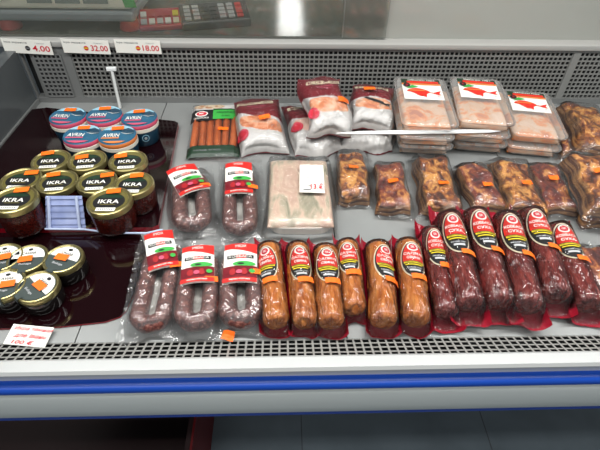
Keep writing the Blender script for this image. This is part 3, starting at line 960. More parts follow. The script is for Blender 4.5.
# ================================================================== SALAMI PACKS
def salami(pb, pt, wpx, skin, label, seed, roll=0.0, z0=DZ + 0.001, mx=(0.005, 0.005), my=(0.008, 0.022), group=None):
    mt, L, W = frame(pb, pt, z0 + 0.018, 0, wpx)
    mt.translation.z = z0; mt.translation.y += 0.006
    t = thing('salami_pack', label, 'sausage pack', mtx=mt, group=group)
    L -= 0.020
    R = W / 2
    rnd = random.Random(seed)
    path, rad = [], []
    N = 40
    for k in range(N + 1):
        v = k / N
        y = v * L
        e = min(v, 1 - v) * L
        q = 1.0 if e > R * 0.7 else math.sqrt(max(0.0, 1 - ((R * 0.7 - e) / (R * 0.7)) ** 2)) * 0.85 + 0.15
        path.append((0.0012 * math.sin(v * 5 + seed), y, R + 0.002))
        rad.append(R * q * (1 + 0.018 * math.sin(v * 19 + seed)))
    mb = MB(); mb.tube(path, rad, 28); mb.build('sausage', skin, t, True)
    # red backing film: a crumpled sheet below the sausage, wider than it
    BW = W + mx[0] + mx[1]
    bk = HF(BW, -my[0], L + my[1], 22, 44, lambda X, Y: np.zeros_like(X)).crinkle(seed + 50, 0.006, 12, 30, 120)
    env = np.clip(np.abs(bk.X) / (BW / 2), 0, 1) ** 2 + np.clip((bk.Y - L) / my[1], 0, 1) + np.clip(-bk.Y / my[0], 0, 1)
    bk.Z = np.clip(bk.Z * env, 0, 0.02) + 0.0006 + 0.016 * np.clip(np.abs(bk.X) / (BW / 2), 0, 1) ** 4 + 0.006 * np.clip((bk.Y - L) / my[1], 0, 1) ** 1.5
    bk.outline(seed, 0.002)
    bk.mesh('backing_film', 'redfilm', t)
    # clear film hugging the sausage
    def hfun(X, Y):
        inside = (Y > 0.0) & (Y < L) & (np.abs(X) < R)
        e = np.minimum(Y, L - Y)
        q = np.sqrt(np.clip(1 - np.clip((R * 0.35 - e) / (R * 0.35), 0, 1) ** 2, 0, 1))
        h = R * (0.5 + 0.5 * q) + np.sqrt(np.maximum((R * 1.02) ** 2 - X * X, 0)) * (0.1 + 0.9 * q)
        return np.where(inside, h + 0.0032, 0.0)
    hf = HF(BW * 0.97, -my[0] * 0.92, L + my[1] * 0.92, 44, 76, hfun).drape(9, 0.003).crinkle(seed, 0.001, 10, 60, 220).facets(seed, 0.0006, 5, 160, 400)
    hf.outline(seed, 0.0015)
    hf.mesh('clear_film', 'film', t)
    # oval label wrapped over the sausage
    d = Decal()
    a, b = R * 0.93, L * 0.235
    d.ell('cream', 0, 0, a, b, nr=18, nc=12)
    d.ell('black', 0, 0, a * 0.90, b * 0.94, nr=18, nc=12)
    d.ell('red', 0, b * 0.02, a * 0.80, b * 0.86, ylo=-b * 0.12, nr=14, nc=12)
    d.ell('paper', 0, b * 0.66, a * 0.40, b * 0.235, nr=12, nc=8)
    d.ell('redink', 0, b * 0.66, a * 0.29, b * 0.17, nr=12, nc=8)
    d.text('paper', 'SK', 0, b * 0.66, a * 0.3, b * 0.13)
    d.text('paper', 'САЛЯМІ' if skin == 'orsaus' else 'КОВБАСА', 0, b * 0.27, a * 1.35, b * 0.14)
    d.text('paper', 'СВИНА' if skin == 'orsaus' else 'СУХА', 0, b * 0.04, a * 0.95, b * 0.14)
    d.rect('yellow', -a * 0.70, -b * 0.27, a * 0.70, -b * 0.18, 2, 8)
    d.text('black', 'сирокопчена', 0, -b * 0.225, a * 1.2, b * 0.07)
    d.rect('yellow', -a * 0.6, -b * 0.39, a * 0.5, -b * 0.34, 2, 8)
    d.text('lgrey', 'вищий сорт', 0, -b * 0.53, a * 1.0, b * 0.09)
    d.rect('lgrey', -a * 0.36, -b * 0.72, a * 0.36, -b * 0.62, 2, 6)
    cy = L * (0.66 if skin == 'orsaus' else 0.69)
    RR = R * 1.03
    def bend(u, v, k):
        an = u / R * 1.05 + roll
        return ((RR + k) * math.sin(an), cy + v, R + 0.002 + (RR + k) * math.cos(an))
    o = d.build('label', bend, t, label='oval black and red label with a cream rim')
    o = sticker(t, lambda u, v, k: bend(u, v, k + 0.0045), 0.021, 0.011, 0.1)
    for v in o.data.vertices:
        v.co.y -= b * 0.98
    dx = 0.25 * R if skin == 'orsaus' else 0.55 * R
    for v in o.data.vertices:
        x = v.co.x + dx
        rr = RR + 0.0045
        v.co.z = R + 0.002 + math.sqrt(max(rr * rr - min(abs(x), rr * .98) ** 2, 0))
        v.co.x = x
    return t


G1, G2 = 'orange brown salamis in the front row', 'dark red salamis in the front row'
salami((276, 331.5), (268.5, 243), 25, 'orsaus', 'orange brown salami leftmost of its row, beside the bagged ring sausages', 1, -0.42, group=G1)
salami((305.5, 331.5), (297, 243), 25, 'orsaus', 'orange brown salami second from the ring sausages, below the pale fish pack', 2, 0.02, group=G1)
salami((331.5, 332.5), (324.5, 246), 26.5, 'orsaus', 'orange brown salami standing furthest forward, below the right corner of the pale fish pack', 3, 0.0, group=G1)
salami((355, 318), (345.5, 240), 23.5, 'orsaus', 'orange brown salami pushed furthest back, the shortest looking of its row', 4, -0.12, group=G1)
salami((384, 331.5), (377, 243), 27, 'orsaus', 'orange brown salami with its oval label turned right, second from the dark salamis', 5, 0.40, group=G1)
salami((416, 330), (407, 241), 27, 'orsaus', 'orange brown salami beside the first dark salami', 6, 0.05, group=G1)
salami((447, 321), (430, 228), 23, 'dksaus', 'dark red salami leftmost of the dark row, half hidden beside the orange brown ones', 21, -0.05, mx=(0.009, 0.009), my=(0.018, 0.030), group=G2)
salami((470, 315), (446.5, 215), 27, 'dksaus', 'dark red salami overlapping the half hidden leftmost dark one', 22, -0.12, DZ + 0.010, mx=(0.009, 0.009), my=(0.018, 0.030), group=G2)
salami((500, 313), (472.5, 212), 27, 'dksaus', 'dark red salami third in the dark row, counted from the orange brown ones', 23, -0.06, DZ + 0.007, mx=(0.009, 0.009), my=(0.018, 0.030), group=G2)
salami((529, 317), (503, 216), 27.5, 'dksaus', 'dark red salami fourth in the dark row, reaching lowest to the grille', 24, -0.05, DZ + 0.011, mx=(0.009, 0.009), my=(0.018, 0.030), group=G2)
salami((556, 306), (528, 212), 27, 'dksaus', 'dark red salami second from the right end of the dark row', 25, -0.1, DZ + 0.007, mx=(0.009, 0.009), my=(0.018, 0.030), group=G2)
salami((589, 315), (553, 226), 27, 'dksaus', 'dark red salami at the right end of the row, leaning most', 26, -0.16, DZ + 0.001, mx=(0.009, 0.009), my=(0.018, 0.030), group=G2)


# ================================================================== BACON
def bacon(pb, pt, wpx, label, seed, skin='bacon', z0=DZ + 0.001, T=0.03, tilt=0.0, stk=(0.0, 0.62), slope=0.0, bag=(0.012, 0.014, 0.032), stick=True, bend=0.0):
    mt, L, W = frame(pb, pt, z0 + T * 0.6, tilt, wpx)
    mt.translation.z = z0; mt.translation.y += 0.012; L -= 0.012
    t = thing('bacon_pack', label, 'bacon', mtx=mt, group='vacuum packed smoked bacon')
    r = np.random.RandomState(seed)
    ph = r.uniform(0, 6, 8)
    def top(X, Y):
        u = np.clip(X / (W / 2), -1, 1); v = np.clip(Y / L * 2 - 1, -1, 1)
        lft = np.where(u < 0, np.clip((1 + u) / (0.02 + slope), 0, 1) ** 0.6, 1) if slope else 1
        e = (1 - np.abs(u) ** 7) ** 0.35 * (1 - np.abs(v) ** 8) ** 0.35 * lft
        n = 0.10 * np.sin(38 * X + ph[0] + 9 * Y) + 0.10 * np.sin(31 * Y + ph[1]) + 0.06 * np.sin(80 * X + 50 * Y + ph[2]) + 0.05 * np.sin(120 * Y - 60 * X + ph[3])
        return np.maximum(T * e * (1 + n), 0.002)
    hf = HF(W, 0, L, 40, 56, top)
    v = hf.Y / L * 2 - 1
    hf.PX = hf.X * (1 - 0.06 * v + 0.05 * np.sin(3 * v + ph[4])) + bend * v * v * W + 0.03 * W * np.sin(7 * v + ph[5])
    hf.PY = hf.Y + 0.03 * L * np.sin(3 * hf.X / W + ph[6]) + 0.02 * L * np.sin(9 * hf.X / W + ph[7])
    hf.mesh('bacon_slab', skin, t, closed=True, bottom=0.001)
    mx, m0, m1 = bag
    def drp(X, Y):
        ins = (np.abs(X) < W / 2 * 1.06) & (Y > -0.004) & (Y < L + 0.004)
        return np.where(ins, top(X / 1.06, (Y - L / 2) / 1.04 + L / 2) + 0.0035, 0)
    bf = HF(W + 2 * mx, -m0, L + m1, 44, 60, drp).drape(10, 0.0015).facets(seed + 7, 0.0026)
    bf.outline(seed, 0.003)
    bf.mesh('vacuum_bag', 'vac', t)
    if stick:
        sticker(t, bf.fn(stk[0] * W, (stk[1] - 0.14) * L, 0.0, 0.003), 0.021, 0.013, 0.08)
    return t


bacon((355, 203), (351, 152), 30, 'smoked bacon slab nearest the pale fish pack, golden crusted', 31, 'bacon', stk=(0, .60))
bacon((396, 214), (389, 165), 31, 'smoked bacon slab with a dark red lean top, second from the pale fish pack', 32, 'bacond', stk=(0, .62))
bacon((443, 214), (430, 158), 38, 'smoked bacon slab behind the two leftmost dark salamis, streaked with yellow fat', 33, 'bacon', stk=(.12, .50), slope=.3)
bacon((492, 212), (468, 167), 32, 'smoked bacon slab with a dark narrow top, below the middle tray stack', 34, 'bacond', stk=(.1, .50), bend=.1)
bacon((528, 215), (508, 161), 40, 'smoked bacon slab with layered fat at its left side, below the short tray stack', 35, 'bacon', stk=(.18, .58), slope=.45)
bacon((563, 214), (539, 166), 36, 'smoked bacon slab with layered side, right of the one below the short tray stack', 36, 'bacond', stk=(.1, .72), slope=.4)
bacon((612, 230), (588, 178), 42, 'smoked bacon slab lying beneath the large one at the right edge', 38, 'bacond', T=.026, stick=False)
bacon((622, 216), (584, 158), 50, 'large smoked bacon slab on top of another at the right edge', 37, 'bacon', z0=DZ + .030, T=.036, stk=(-.05, .72), slope=.35)
bacon((583, 160), (568, 126), 34, 'small smoked bacon slab at the rear, beneath the round topped one', 40, 'bacond', T=.026, stick=False)
bacon((606, 152), (576, 104), 40, 'smoked bacon slab with a rounded top at the rear right, leaning on another', 39, 'bacon', z0=DZ + .030, T=.034, stk=(.3, .35), slope=.4)
bacon((620, 312), (585, 247), 44, 'smoked bacon slab right of the last dark salami, near the front', 41, 'bacond', stk=(.1, .6), stick=False)


# ================================================================== MEAT BAGS
def meat_bag(pb, pt, wpx, label, seed, z0, tilt, h, circle=None, window=(0.30, 0.50), top=0.54, brand='MADE IN SEA', food='salmon', stk=None, skew=0.0):
    mt, L, W = frame(pb, pt, z0, tilt, wpx)
    t = thing('meat_bag', label, 'meat bag', mtx=mt, group='maroon and white bags of meat and fish')
    def pil(X, Y):
        u = X / (W / 2); v = Y / L * 2 - 1
        fv = np.where(v < 0, np.clip(1 - np.abs(v) ** 5, 0, 1) ** 0.5, np.clip(1 - np.abs(v) ** 1.8, 0, 1) ** 0.9)
        return h * (np.clip(1 - u ** 4, 0, 1) ** 0.5) * fv + 0.003
    hf = HF(W, 0, L, 64, 72, pil).crinkle(seed, 0.006, 12, 30, 110)
    hf.outline(seed, W * 0.05)
    def mf(u, v):
        v = v + skew * (u - .5)
        if v > top + 0.02 * math.sin(u * 9 + seed):
            return 0
        c = (u - 0.52) / 0.42; q = (v - (window[0] + window[1]) / 2) / ((window[1] - window[0]) / 2 + .02)
        if abs(c) < 1 and abs(q) < math.sqrt(1 - c * c) ** 0.5:
            return 1
        return 2
    hf.mesh('printed_bag', ['maroon', food, 'bagwhite'], t, mf, closed=True, bottom=0.001)
    hf2 = HF(W * .98, L * .02, L * .98, 40, 46, lambda X, Y: pil(X, Y) + 0.007).facets(seed + 3, 0.0026)
    hf2.outline(seed, W * .05)
    hf2.mesh('outer_film', 'film', t)
    d = Decal()
    d.rect('cream', -W * 0.42, L * 0.80, W * 0.38, L * 0.885, 3, 14)
    d.text('maroon', brand, 0, L * 0.843, W * 0.7, L * 0.055)
    d.rect('pink', -W * 0.2, L * 0.735, W * 0.22, L * 0.747, 2, 8)
    d.rect('pink', -W * 0.12, L * 0.69, W * 0.16, L * 0.70, 2, 8)
    if brand == 'FISH LINE':
        d.poly('black', [(-W * .22, L * .50), (-W * .02, L * .44), (W * .22, L * .38), (W * .36, L * .36), (W * .40, L * .42), (W * .1, L * .47), (-W * .18, L * .535)])
    if circle:
        d.ell('redink', circle[0] * W, circle[1] * L, W * 0.125, W * 0.125 * 1.15)
        d.ell('pink', circle[0] * W, circle[1] * L, W * 0.10, W * 0.10 * 1.15)
        d.ell('redink', circle[0] * W, circle[1] * L, W * 0.085, W * 0.085 * 1.15)
    rr = random.Random(seed)
    for k in range(26):
        x, y = rr.uniform(.12, .40) * W, rr.uniform(.12, .34) * L
        d.rect('grey', x, y, x + rr.uniform(.01, .03) * W, y + .008 * L, 1, 1)
    d.build('print', hf.fn(lift=0.0012), t, label='cream brand strip, small print and round red seal')
    if stk:
        sticker(t, hf2.fn(stk[0] * W, stk[1] * L, .15, .003), 0.028, 0.014)
    return t


meat_bag((317, 157), (304, 108), 46, 'maroon and white meat bag with a round red seal, under the upright upper bag', 52, DZ + 0.001, 8, 0.036, (-0.33, 0.36), stk=None, food='pork')
meat_bag((368, 152), (366, 110), 52, 'meat bag mostly hidden beneath the salmon bag beside the tall tray stack', 55, DZ + 0.001, 4, 0.036, None, food='pork')
meat_bag((264, 156), (255, 102), 46, 'maroon and white meat bag right of the frankfurters, lying on the deck', 51, DZ + 0.002, 16, 0.034, (-0.38, 0.24), stk=(0.12, 0.44), skew=0.2)
meat_bag((328, 138), (321, 80), 43, 'maroon and white meat bag stacked uppermost, its crumpled top reaching highest', 53, DZ + 0.052, 24, 0.032, (-0.30, 0.26), stk=(0.40, 0.46), skew=0.05)
meat_bag((371, 132), (371, 88), 42, 'maroon and white bag with orange salmon, beside the tall tray stack', 54, DZ + 0.050, 18, 0.032, None, brand='FISH LINE', stk=(-0.10, 0.70))

# frankfurters
mt, L, W = frame((213, 161), (217, 107.5), DZ + 0.001, 5, 50)
fk = thing('frankfurter_pack', 'pack of six frankfurters with a green and black printed band', 'sausage pack', mtx=mt)
for i in range(6):
    x = (i - 2.5) * W * 0.152
    rr_ = W * 0.073
    pth, rad = [], []
    for k in range(15):
        v = k / 14
        pth.append((x + 0.0015 * math.sin(v * 3 + i), L * (0.14 + 0.60 * v), rr_ + 0.001))
        e = min(v, 1 - v)
        rad.append(rr_ * (0.4 if e == 0 else 0.85 if e < .08 else 1))
    mb = MB(); mb.tube(pth, rad, 14); mb.build('frankfurter', 'frank', fk, True)
hf = HF(W, 0, L, 40, 50, lambda X, Y: 0.0165 * np.clip(1 - (X / (W / 2)) ** 6, 0, 1) ** .5 * np.clip(1 - np.abs(Y / L * 2 - 1.0) ** 6, 0, 1) ** .5 + 0.0015).crinkle(5, 0.0022, 12, 50, 180).outline(3, .003)
hf.mesh('clear_film', 'film', fk)
d = Decal()
d.rect('bagwhite', -W * .49, L * .82, W * .49, L * .985, 4, 10)
d.ell('photobrown', -W * .05, L * .90, W * .24, L * .06); d.ell('photobrown', -W * .32, L * .90, W * .12, L * .05)
d.rect('black', -W * .49, L * .60, -W * .04, L * .82, 4, 6)
d.rect('green', -W * .04, L * .63, W * .49, L * .83, 4, 6)
d.rect('dgreen', -W * .04, L * .81, W * .49, L * .835, 2, 6)
d.ell('paper', -W * .27, L * .735, W * .13, L * .055); d.ell('redink', -W * .27, L * .735, W * .105, L * .04)
d.text('paper', 'MK', -W * .27, L * .735, W * .10, L * .035)
d.text('paper', 'СОСИСКИ', -W * .27, L * .65, W * .3, L * .03)
d.text('dgreen', 'МОЛОЧНІ', W * .22, L * .75, W * .36, L * .04)
d.text('dgreen', '6 шт', W * .22, L * .68, W * .16, L * .03)
d.build('printed_band', hf.fn(lift=.0015), fk, label='white, black and green print across the film')
d = Decal()
d.rect('dgreen', -W * .49, L * .015, W * .49, L * .16, 4, 10)
d.text('grey', 'склад: м’ясо', -W * .1, L * .09, W * .5, L * .03)
d.build('lower_band', hf.fn(lift=.0015), fk, label='dark green print along the lower edge')
sticker(fk, hf.fn(W * .18, L * .44, -.15, .003), .026, .012)

# pale fish vacuum tray
mt, L, W = frame((301, 234), (298, 160), DZ + 0.014, 0, 68)
mt.translation.z = DZ + 0.001
fp = thing('fish_tray_pack', 'pale fish vacuum packed on a white tray, with a white price label', 'fish pack', mtx=mt)
def bx(X, Y):
    u = X / (W / 2); v = Y / L * 2 - 1
    return 0.034 * np.clip(1 - np.abs(u) ** 12, 0, 1) ** .5 * np.clip(1 - np.abs(v) ** 12, 0, 1) ** .5 + .001
mb = MB()
mb.prism_z([(W * .44 * math.copysign(abs(math.cos(a)) ** .35, math.cos(a)), L / 2 + L * .45 * math.copysign(abs(math.sin(a)) ** .35, math.sin(a))) for a in [2 * PI * k / 48 for k in range(48)]], 0.0, 0.016)
mb.build('tray', 'tray', fp)
hf = HF(W * .90, L * .06, L * .94, 40, 44, lambda X, Y: 0.016 + 0.015 * np.clip(1 - np.abs(X / (W * .45)) ** 8, 0, 1) ** .5 * np.clip(1 - np.abs((Y - L / 2) / (L * .44)) ** 8, 0, 1) ** .5).crinkle(8, 0.002, 10, 20, 80, False)
hf.mesh('fish_fillets', 'herring', fp, closed=True, bottom=.015)
hf = HF(W * 1.04, -.008, L + .006, 48, 52, lambda X, Y: bx(X / 1.0, np.clip(Y, 0, L)) + .002).facets(9, .003).outline(9, .005)
hf.mesh('vacuum_bag', 'vac', fp)
d = Decal()
lw_, lh_ = .052, .098
d.rect('paper', -lw_ / 2, -lh_ / 2, lw_ / 2, lh_ / 2, 8, 8)
for k in range(5):
    d.rect('lgrey', -lw_ * .42, lh_ * (.38 - k * .09), lw_ * (.40 - .05 * (k % 3)), lh_ * (.395 - k * .09), 1, 6)
d.text('grey', '0.400', -lw_ * .12, -lh_ * .27, lw_ * .2, lh_ * .06)
d.text('redink', '13.€', lw_ * .20, -lh_ * .30, lw_ * .50, lh_ * .20)
d.rect('grey', -lw_ * .35, -lh_ * .43, -lw_ * .05, -lh_ * .40, 1, 4)
d.build('price_label', hf.fn(W * .18, L * .56, -.03, .0025), fp, label='white paper label with a red handwritten price')


# ================================================================== CLEAR FOOD TRAYS
def food_tray(mt, W, L, H, label, group, lidlabel=True, seed=1):
    t = thing('food_tray', label, 'food tray', mtx=mt, group=group)
    def rr(w, l, cy, rad, n=6):
        pts = []
        for cx_, cy_, a0 in ((w / 2 - rad, l / 2 - rad, 0), (-w / 2 + rad, l / 2 - rad, 90), (-w / 2 + rad, -l / 2 + rad, 180), (w / 2 - rad, -l / 2 + rad, 270)):
            for k in range(n + 1):
                a = math.radians(a0 + 90 * k / n)
                pts.append((cx_ + rad * math.cos(a), cy + cy_ + rad * math.sin(a)))
        return pts
    def loft(mb, rings, cap0=True, cap1=True):
        n = len(rings[0][0]); vs = []
        for pts, z in rings:
            vs += [(x, y, z) for x, y in pts]
        fs = [(j * n + i, j * n + (i + 1) % n, (j + 1) * n + (i + 1) % n, (j + 1) * n + i) for j in range(len(rings) - 1) for i in range(n)]
        if cap0: fs.append(tuple(range(n))[::-1])
        if cap1: fs.append(tuple(range((len(rings) - 1) * n, len(rings) * n)))
        mb.add(vs, fs)
    c = L / 2
    mb = MB()
    loft(mb, [(rr(W * .84, L * .86, c, .014), .0005), (rr(W * .88, L * .90, c, .016), .004), (rr(W * .955, L * .965, c, .018), H - .004), (rr(W, L, c, .018), H - .0035), (rr(W, L, c, .018), H - .001)], True, False)
    mb.build('tray_body', 'trayplastic', t, True)
    hf = HF(W * .86, L * .08, L * .92, 34, 40, lambda X, Y: (H - .008) * np.clip(1 - np.abs(X / (W * .43)) ** 8, 0, 1) ** .5 * np.clip(1 - np.abs((Y - c) / (L * .42)) ** 8, 0, 1) ** .5 * (0.82 + .10 * np.sin(70 * X + seed) * np.sin(50 * Y + seed) + .06 * np.sin(130 * X + 40 * Y)) + .003)
    hf.mesh('smoked_fish', 'boxfood', t, closed=True, bottom=.002)
    mb = MB()
    loft(mb, [(rr(W * 1.01, L * 1.01, c, .018), H - .0015), (rr(W * 1.01, L * 1.01, c, .018), H + .001), (rr(W * .95, L * .96, c, .016), H + .0015), (rr(W * .93, L * .945, c, .015), H + .003)], False, True)
    mb.build('lid', 'traylid', t, True)
    if lidlabel:
        d = Decal()
        w, h = W * .74, L * .44
        y0 = L * .50
        d.rect('paper', -w / 2, y0, w / 2, y0 + h)
        d.rect('dgreen', -w / 2, y0 + h * .78, w / 2, y0 + h)
        d.rect('red', -w * .36, y0 + h * .80, w * .46, y0 + h * .90)
        d.rect('oband', -w / 2, y0 + h * .70, w / 2, y0 + h * .78)
        d.text('paper', 'SMOKED FISH', w * .02, y0 + h * .94, w * .7, h * .06)
        # long orange fish print
        pts = []
        for k in range(15):
            s = k / 14
            pts.append((-w * .40 + s * w * .66, y0 + h * (.40 + .17 * math.sin(PI * min(1, s * 1.08)) ** .7 - .10 * s)))
        for k in range(14, -1, -1):
            s = k / 14
            pts.append((-w * .40 + s * w * .66, y0 + h * (.36 - .13 * math.sin(PI * min(1, s * 1.05)) - .06 * s + .05 * math.sin(s * 9))))
        d.poly('red', pts)
        d.poly('red', [(w * .22, y0 + h * .30), (w * .46, y0 + h * .42), (w * .40, y0 + h * .28), (w * .46, y0 + h * .20)])
        d.poly('red', [(-w * .1, y0 + h * .24), (w * .06, y0 + h * .08), (w * .08, y0 + h * .25)])
        d.rows('oband', y0 + h * .38, y0 + h * .43, lambda y: -w * .34, lambda y: w * .05, 2, 4)
        d.poly('green', [(-w * .40, y0 + h * .50), (-w * .25, y0 + h * .66), (-w * .08, y0 + h * .60), (-w * .2, y0 + h * .54)])
        d.ell('black', -w * .38, y0 + h * .66, w * .09, h * .10)
        d.text('redink', 'S', -w * .38, y0 + h * .66, w * .06, h * .09)
        d.text('grey', '300 g', w * .38, y0 + h * .1, w * .12, h * .05)
        d.build('lid_label', flat(H + .0035), t, label='white label with a red orange fish picture')
    return t


def stack(pb, pt, wpx, n, H, names, seed, tilt=4):
    step = H + 0.0032
    ztop = DZ + 0.001 + n * step
    mt, L, W = frame(pb, pt, ztop, tilt, wpx)
    mt.translation.z -= H
    base = mt.translation.copy()
    up = mt.to_3x3() @ Vector((0, 0, 1))
    g = 'stacked clear food trays'
    for k in range(n):
        m2 = mt.copy()
        if k:
            # lower trays lie flatter and sit a touch forward
            m2 = mt.copy()
            m2.translation = base - up * (step * k) + mt.to_3x3() @ Vector((0.003 * (-1) ** k, -0.008 * (k % 2), 0))
        food_tray(m2, W, L, H, names[k], g, k == 0, seed + k)
    return mt, L, W


T1 = stack((431, 126), (418.5, 78), 54, 3, 0.028, ['clear food tray with fish label, top of the stack beside the salmon bag', 'clear food tray in the middle of the stack beside the salmon bag', 'clear food tray at the bottom of the stack beside the salmon bag'], 3)
T2 = stack((488, 123.5), (474, 78), 53, 3, 0.028, ['clear food tray with fish label, top of the middle stack', 'clear food tray second from top in the middle stack', 'clear food tray at the bottom of the middle stack'], 7)
T3 = stack((541, 137), (523, 91), 51, 2, 0.028, ['clear food tray with fish label, top of the short right stack', 'clear food tray at the bottom of the short right stack'], 11)

# tube light reflection at the stack fronts, modelled as a solid white strip
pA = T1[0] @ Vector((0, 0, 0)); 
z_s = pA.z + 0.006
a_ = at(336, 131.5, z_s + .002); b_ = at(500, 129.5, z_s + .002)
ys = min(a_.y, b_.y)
st = thing('strip_reflection', 'thin white tube light reflection modelled as a solid strip across the clear tray stacks', 'tube reflection', (0, 0, 0))
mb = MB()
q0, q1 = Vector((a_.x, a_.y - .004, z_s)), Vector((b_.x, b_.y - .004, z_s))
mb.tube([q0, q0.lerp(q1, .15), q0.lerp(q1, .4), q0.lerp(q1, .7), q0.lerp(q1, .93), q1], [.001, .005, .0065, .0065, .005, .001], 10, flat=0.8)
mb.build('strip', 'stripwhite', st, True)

# ================================================================== BEHIND THE REAR GLASS
ySc = 1.235
pl_ = aty(0, 20, ySc); pr_ = aty(136, 20, ySc)
sc = thing('weighing_scale', 'cream and grey weighing scale with three display windows behind the rear glass', 'scale', (0, ySc, WZ))
xr = aty(135, 22, ySc).x; xl = xr - 0.50
zb_ = aty(70, 22, ySc).z - WZ
mb = MB(); mb.box((xl, 0.0, zb_), (xr, 0.30, zb_ + 0.027)); mb.build('lower_housing', 'scalegrey', sc, bevel=0.008)
mb = MB(); mb.prism_x([(0.004, zb_ + 0.030), (0.02, zb_ + 0.16), (0.29, zb_ + 0.16), (0.29, zb_ + 0.030)], xl + .004, xr - .004); mb.build('upper_housing', 'scalebody', sc, bevel=0.006)
def sface(u, v, k):
    return (u, 0.004 + 0.016 * v / .13 - .001 - k, zb_ + 0.030 + v)
for k in range(3):
    xa = aty(27 + k * 28, 5, ySc).x; xb = aty(52 + k * 28, 5, ySc).x
    d = Decal(); d.rect('lcd', xa, .014, xb, .075); d.text('scalegrey', '000', (xa + xb) / 2, .035, (xb - xa) * .6, .02); d.build('display', sface, sc, .0004)
d = Decal(); xa = aty(124, 5, ySc).x
d.poly('green', [(xa, .006), (xa + .03, .006), (xa + .015, .08), (xa - .015, .08)]); d.build('green_sticker', sface, sc)
d = Decal(); xa = aty(3, 5, ySc).x
d.rect('paper', xa - .03, .02, xa + .015, .08); d.text('redink', '2', xa, .045, .016, .03); d.build('note', sface, sc, label='white note with a red figure 2')
for px in (7, 128):
    xf = aty(px, 30, ySc).x
    mb = MB(); mb.lathe([(.026, 0.0005), (.028, .004), (.024, .02), (.02, zb_ + .001)], 24, (xf, 0.028, 0)); mb.build('foot', 'padred', sc, True)
mb = MB(); mb.lathe([(.02, 0.0005), (.02, zb_ + .001)], 20, (xl + .05, 0.25, 0)); mb.build('foot', 'padred', sc, True)

def keypad(pb, pt, wpx, name, label, cat, bodym, h, keyrows, keycols, keymats, tilt):
    mt, L, W = frame(pb, pt, WZ + h, tilt, wpx)
    mt.translation.z = WZ + 0.0005
    nx_ = math.radians(tilt)
    m0 = Matrix.Translation(mt.translation) @ Matrix.Rotation(math.atan2(-mt[0][1], mt[1][1]), 4, 'Z')
    t = thing(name, label, cat, mtx=m0)
    z1 = h + L * math.sin(nx_); Ly = L * math.cos(nx_)
    mb = MB(); mb.prism_x([(0, 0), (Ly, 0), (Ly, z1), (0, h)], -W / 2, W / 2); mb.build('housing', bodym, t, bevel=0.004)
    for r in range(keyrows):
        for c in range(keycols):
            mb = MB()
            u0 = -W * .44 + W * .88 * c / keycols; u1 = u0 + W * .88 / keycols * .72
            v0 = L * (.12 + .76 * r / keyrows); v1 = v0 + L * .76 / keyrows * .7
            vs = []
            for kk in (-.001, .004):
                for u, v in ((u0, v0), (u1, v0), (u1, v1), (u0, v1)):
                    vs.append((u, v * math.cos(nx_) - kk * math.sin(nx_), h + v * math.sin(nx_) + kk * math.cos(nx_)))
            mb.add(vs, [(3, 2, 1, 0), (4, 5, 6, 7), (0, 1, 5, 4), (1, 2, 6, 5), (2, 3, 7, 6), (3, 0, 4, 7)])
            mb.build('key', keymats[(r * keycols + c) % len(keymats)], t)
    return t

keypad((162, 26.5), (160, 8), 44, 'keypad', 'small red keypad with white keys beside the weighing scale', 'keypad', 'keyred', .012, 2, 5, ['lgrey', 'paper', 'lgrey', 'paper', 'cream', 'paper', 'keyred', 'keyred', 'keyred', 'yellow'], 22)
keypad((217, 21.5), (212, 2), 68, 'card_terminal', 'black terminal with grey keys and one red key on the rear worktop', 'card terminal', 'terminal', .02, 4, 7, ['keygrey', 'keygrey', 'terminal', 'terminal', 'keygrey', 'keygrey', 'padred'], 20)

# ================================================================== UNDER THE CASE
cr_x1 = at(193, 440, 0.30).x - .006
cr = thing('plastic_crate', 'red slotted plastic crate on the floor under the case, shade put into its colour', 'crate', (0, 0, 0))
cx0, cx1, cy0, cy1, ch = cr_x1 - 0.90, cr_x1, 0.42, 0.82, 0.30
mb = MB()
mb.box((cx0, cy0, 0.001), (cx1, cy1, 0.012))
for y in (cy0, cy1 - .012):
    for z0_, z1_ in ((.012, .06), (.24, .30)):
        mb.box((cx0, y, z0_), (cx1, y + .012, z1_))
    for k in range(16):
        x = cx0 + k * (cx1 - cx0 - .014) / 15
        mb.box((x, y, .05), (x + .014, y + .012, .25))
for x in (cx0, cx1 - .012):
    for z0_, z1_ in ((.012, .06), (.24, .30)):
        mb.box((x, cy0, z0_), (x + .012, cy1, z1_))
    for k in range(11):
        y = cy0 + k * (cy1 - cy0 - .014) / 10
        mb.box((x, y, .05), (x + .012, y + .014, .25))
mb.build('crate_body', 'crateshade', cr)
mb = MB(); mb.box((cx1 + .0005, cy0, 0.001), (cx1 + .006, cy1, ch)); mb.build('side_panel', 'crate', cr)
for x in (cx0 - .004, cx1 - .010):
    for y in (cy0 - .004, cy1 - .010):
        mb = MB(); mb.box((x, y, 0.0005), (x + .014, y + .014, ch + .004)); mb.build('corner_post', 'crate', cr)
mb = MB(); mb.box((cx0 + .011, cy0 - .003, ch - .012), (cx1 - .011, cy0 - .0005, ch + .003)); mb.build('rim', 'crate', cr)

# ================================================================== LIGHT
def area(name, loc, sx, sy, power, col=(1, 1, 1), rot=(0, 0, 0)):
    l = bpy.data.lights.new(name, 'AREA'); l.shape = 'RECTANGLE'; l.size = sx; l.size_y = sy; l.energy = power; l.color = col
    o = bpy.data.objects.new(name, l); C.objects.link(o); o.location = loc; o.rotation_euler = rot
    return o

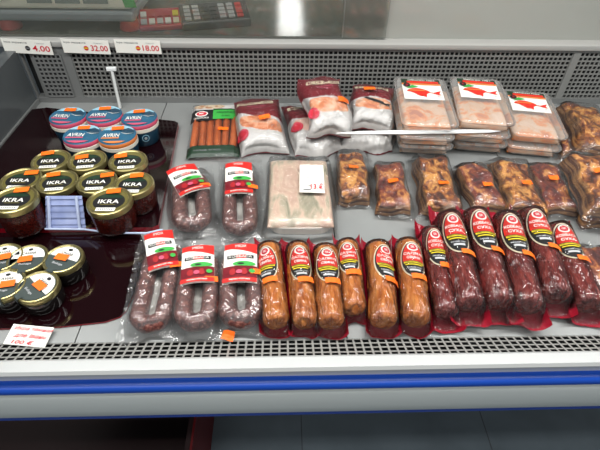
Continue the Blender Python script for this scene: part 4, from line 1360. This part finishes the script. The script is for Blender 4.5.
area('canopy_tube_light', (0.2, 0.62, 1.75), 2.4, 0.09, 24, (1, .99, .97), (math.radians(-6), 0, 0))
area('added_tube_light', (0.3, -0.35, 2.85), 3.4, 0.12, 30, (1, .98, .95))  # unseen tubes, added for front fill and glints on the films
area('added_tube_light', (-0.4, -1.5, 2.85), 3.4, 0.12, 44, (1, .98, .95))
area('added_tube_light', (0.2, 1.1, 2.85), 3.4, 0.12, 18, (1, .98, .95))
pw = at(290, 8, WZ)
dr = ray(290, 8); dr.z = -dr.z
pl = pw + dr * ((2.85 - WZ) / dr.z)
area('ceiling_panel_light', (pl.x, pl.y, 2.85), 0.34, 2.6, 30, (1, 1, .98))
# small printed pieces belong to the part they sit on
FILMS = ('plastic_bag', 'clear_film', 'vacuum_bag', 'outer_film')
HOME = {'lid_label': ('lid',), 'price_sticker': ('lid',) + FILMS, 'paper_seal': ('lid',), 'badge': ('tub_body',), 'label': FILMS,
        'printed_band': FILMS, 'lower_band': FILMS, 'price_label': FILMS, 'print': ('printed_bag', 'card'), 'handwriting': ('card',),
        'key': ('housing',), 'display': ('upper_housing',), 'note': ('upper_housing',), 'green_sticker': ('upper_housing',)}
for root in [o for o in C.objects if o.parent is None and o.type == 'EMPTY']:
    kids = list(root.children)
    base = lambda o: o.name.split('.')[0]
    for k in kids:
        for want in HOME.get(base(k), ()):
            hit = [q for q in kids if base(q) == want]
            if hit:
                k.parent = hit[0]
                break

w = bpy.data.worlds.new('world'); SC.world = w
w.use_nodes = True
w.node_tree.nodes['Background'].inputs[0].default_value = (0.9, 0.95, 1.0, 1)
w.node_tree.nodes['Background'].inputs[1].default_value = 0.35

# ================================================================== CAMERA
cam = bpy.data.cameras.new('camera')
co = bpy.data.objects.new('camera', cam); C.objects.link(co)
cam.sensor_fit = 'HORIZONTAL'; cam.sensor_width = 36.0; cam.lens = 36.0 * F / 600.0
cam.clip_start = 0.01
R = Matrix(((AX[0], AY[0], AZ[0]), (AX[1], AY[1], AZ[1]), (AX[2], AY[2], AZ[2])))      # world -> image axes
rt_ = Vector((AX[0], AY[0], AZ[0])); dn_ = Vector((AX[1], AY[1], AZ[1])); fw_ = Vector((AX[2], AY[2], AZ[2]))
m4 = Matrix((rt_, -dn_, -fw_)).transposed().to_4x4()
m4.translation = CAM
co.matrix_world = m4
SC.camera = co
SC.view_settings.view_transform = 'Standard'
SC.view_settings.look = 'None'
SC.view_settings.gamma = 1.0
SC.view_settings.exposure = -0.42
SC.cycles.use_denoising = True
SC.cycles.max_bounces = 10
SC.cycles.transparent_max_bounces = 24
SC.cycles.sample_clamp_indirect = 6.0
SC.cycles.caustics_reflective = False
SC.cycles.caustics_refractive = False
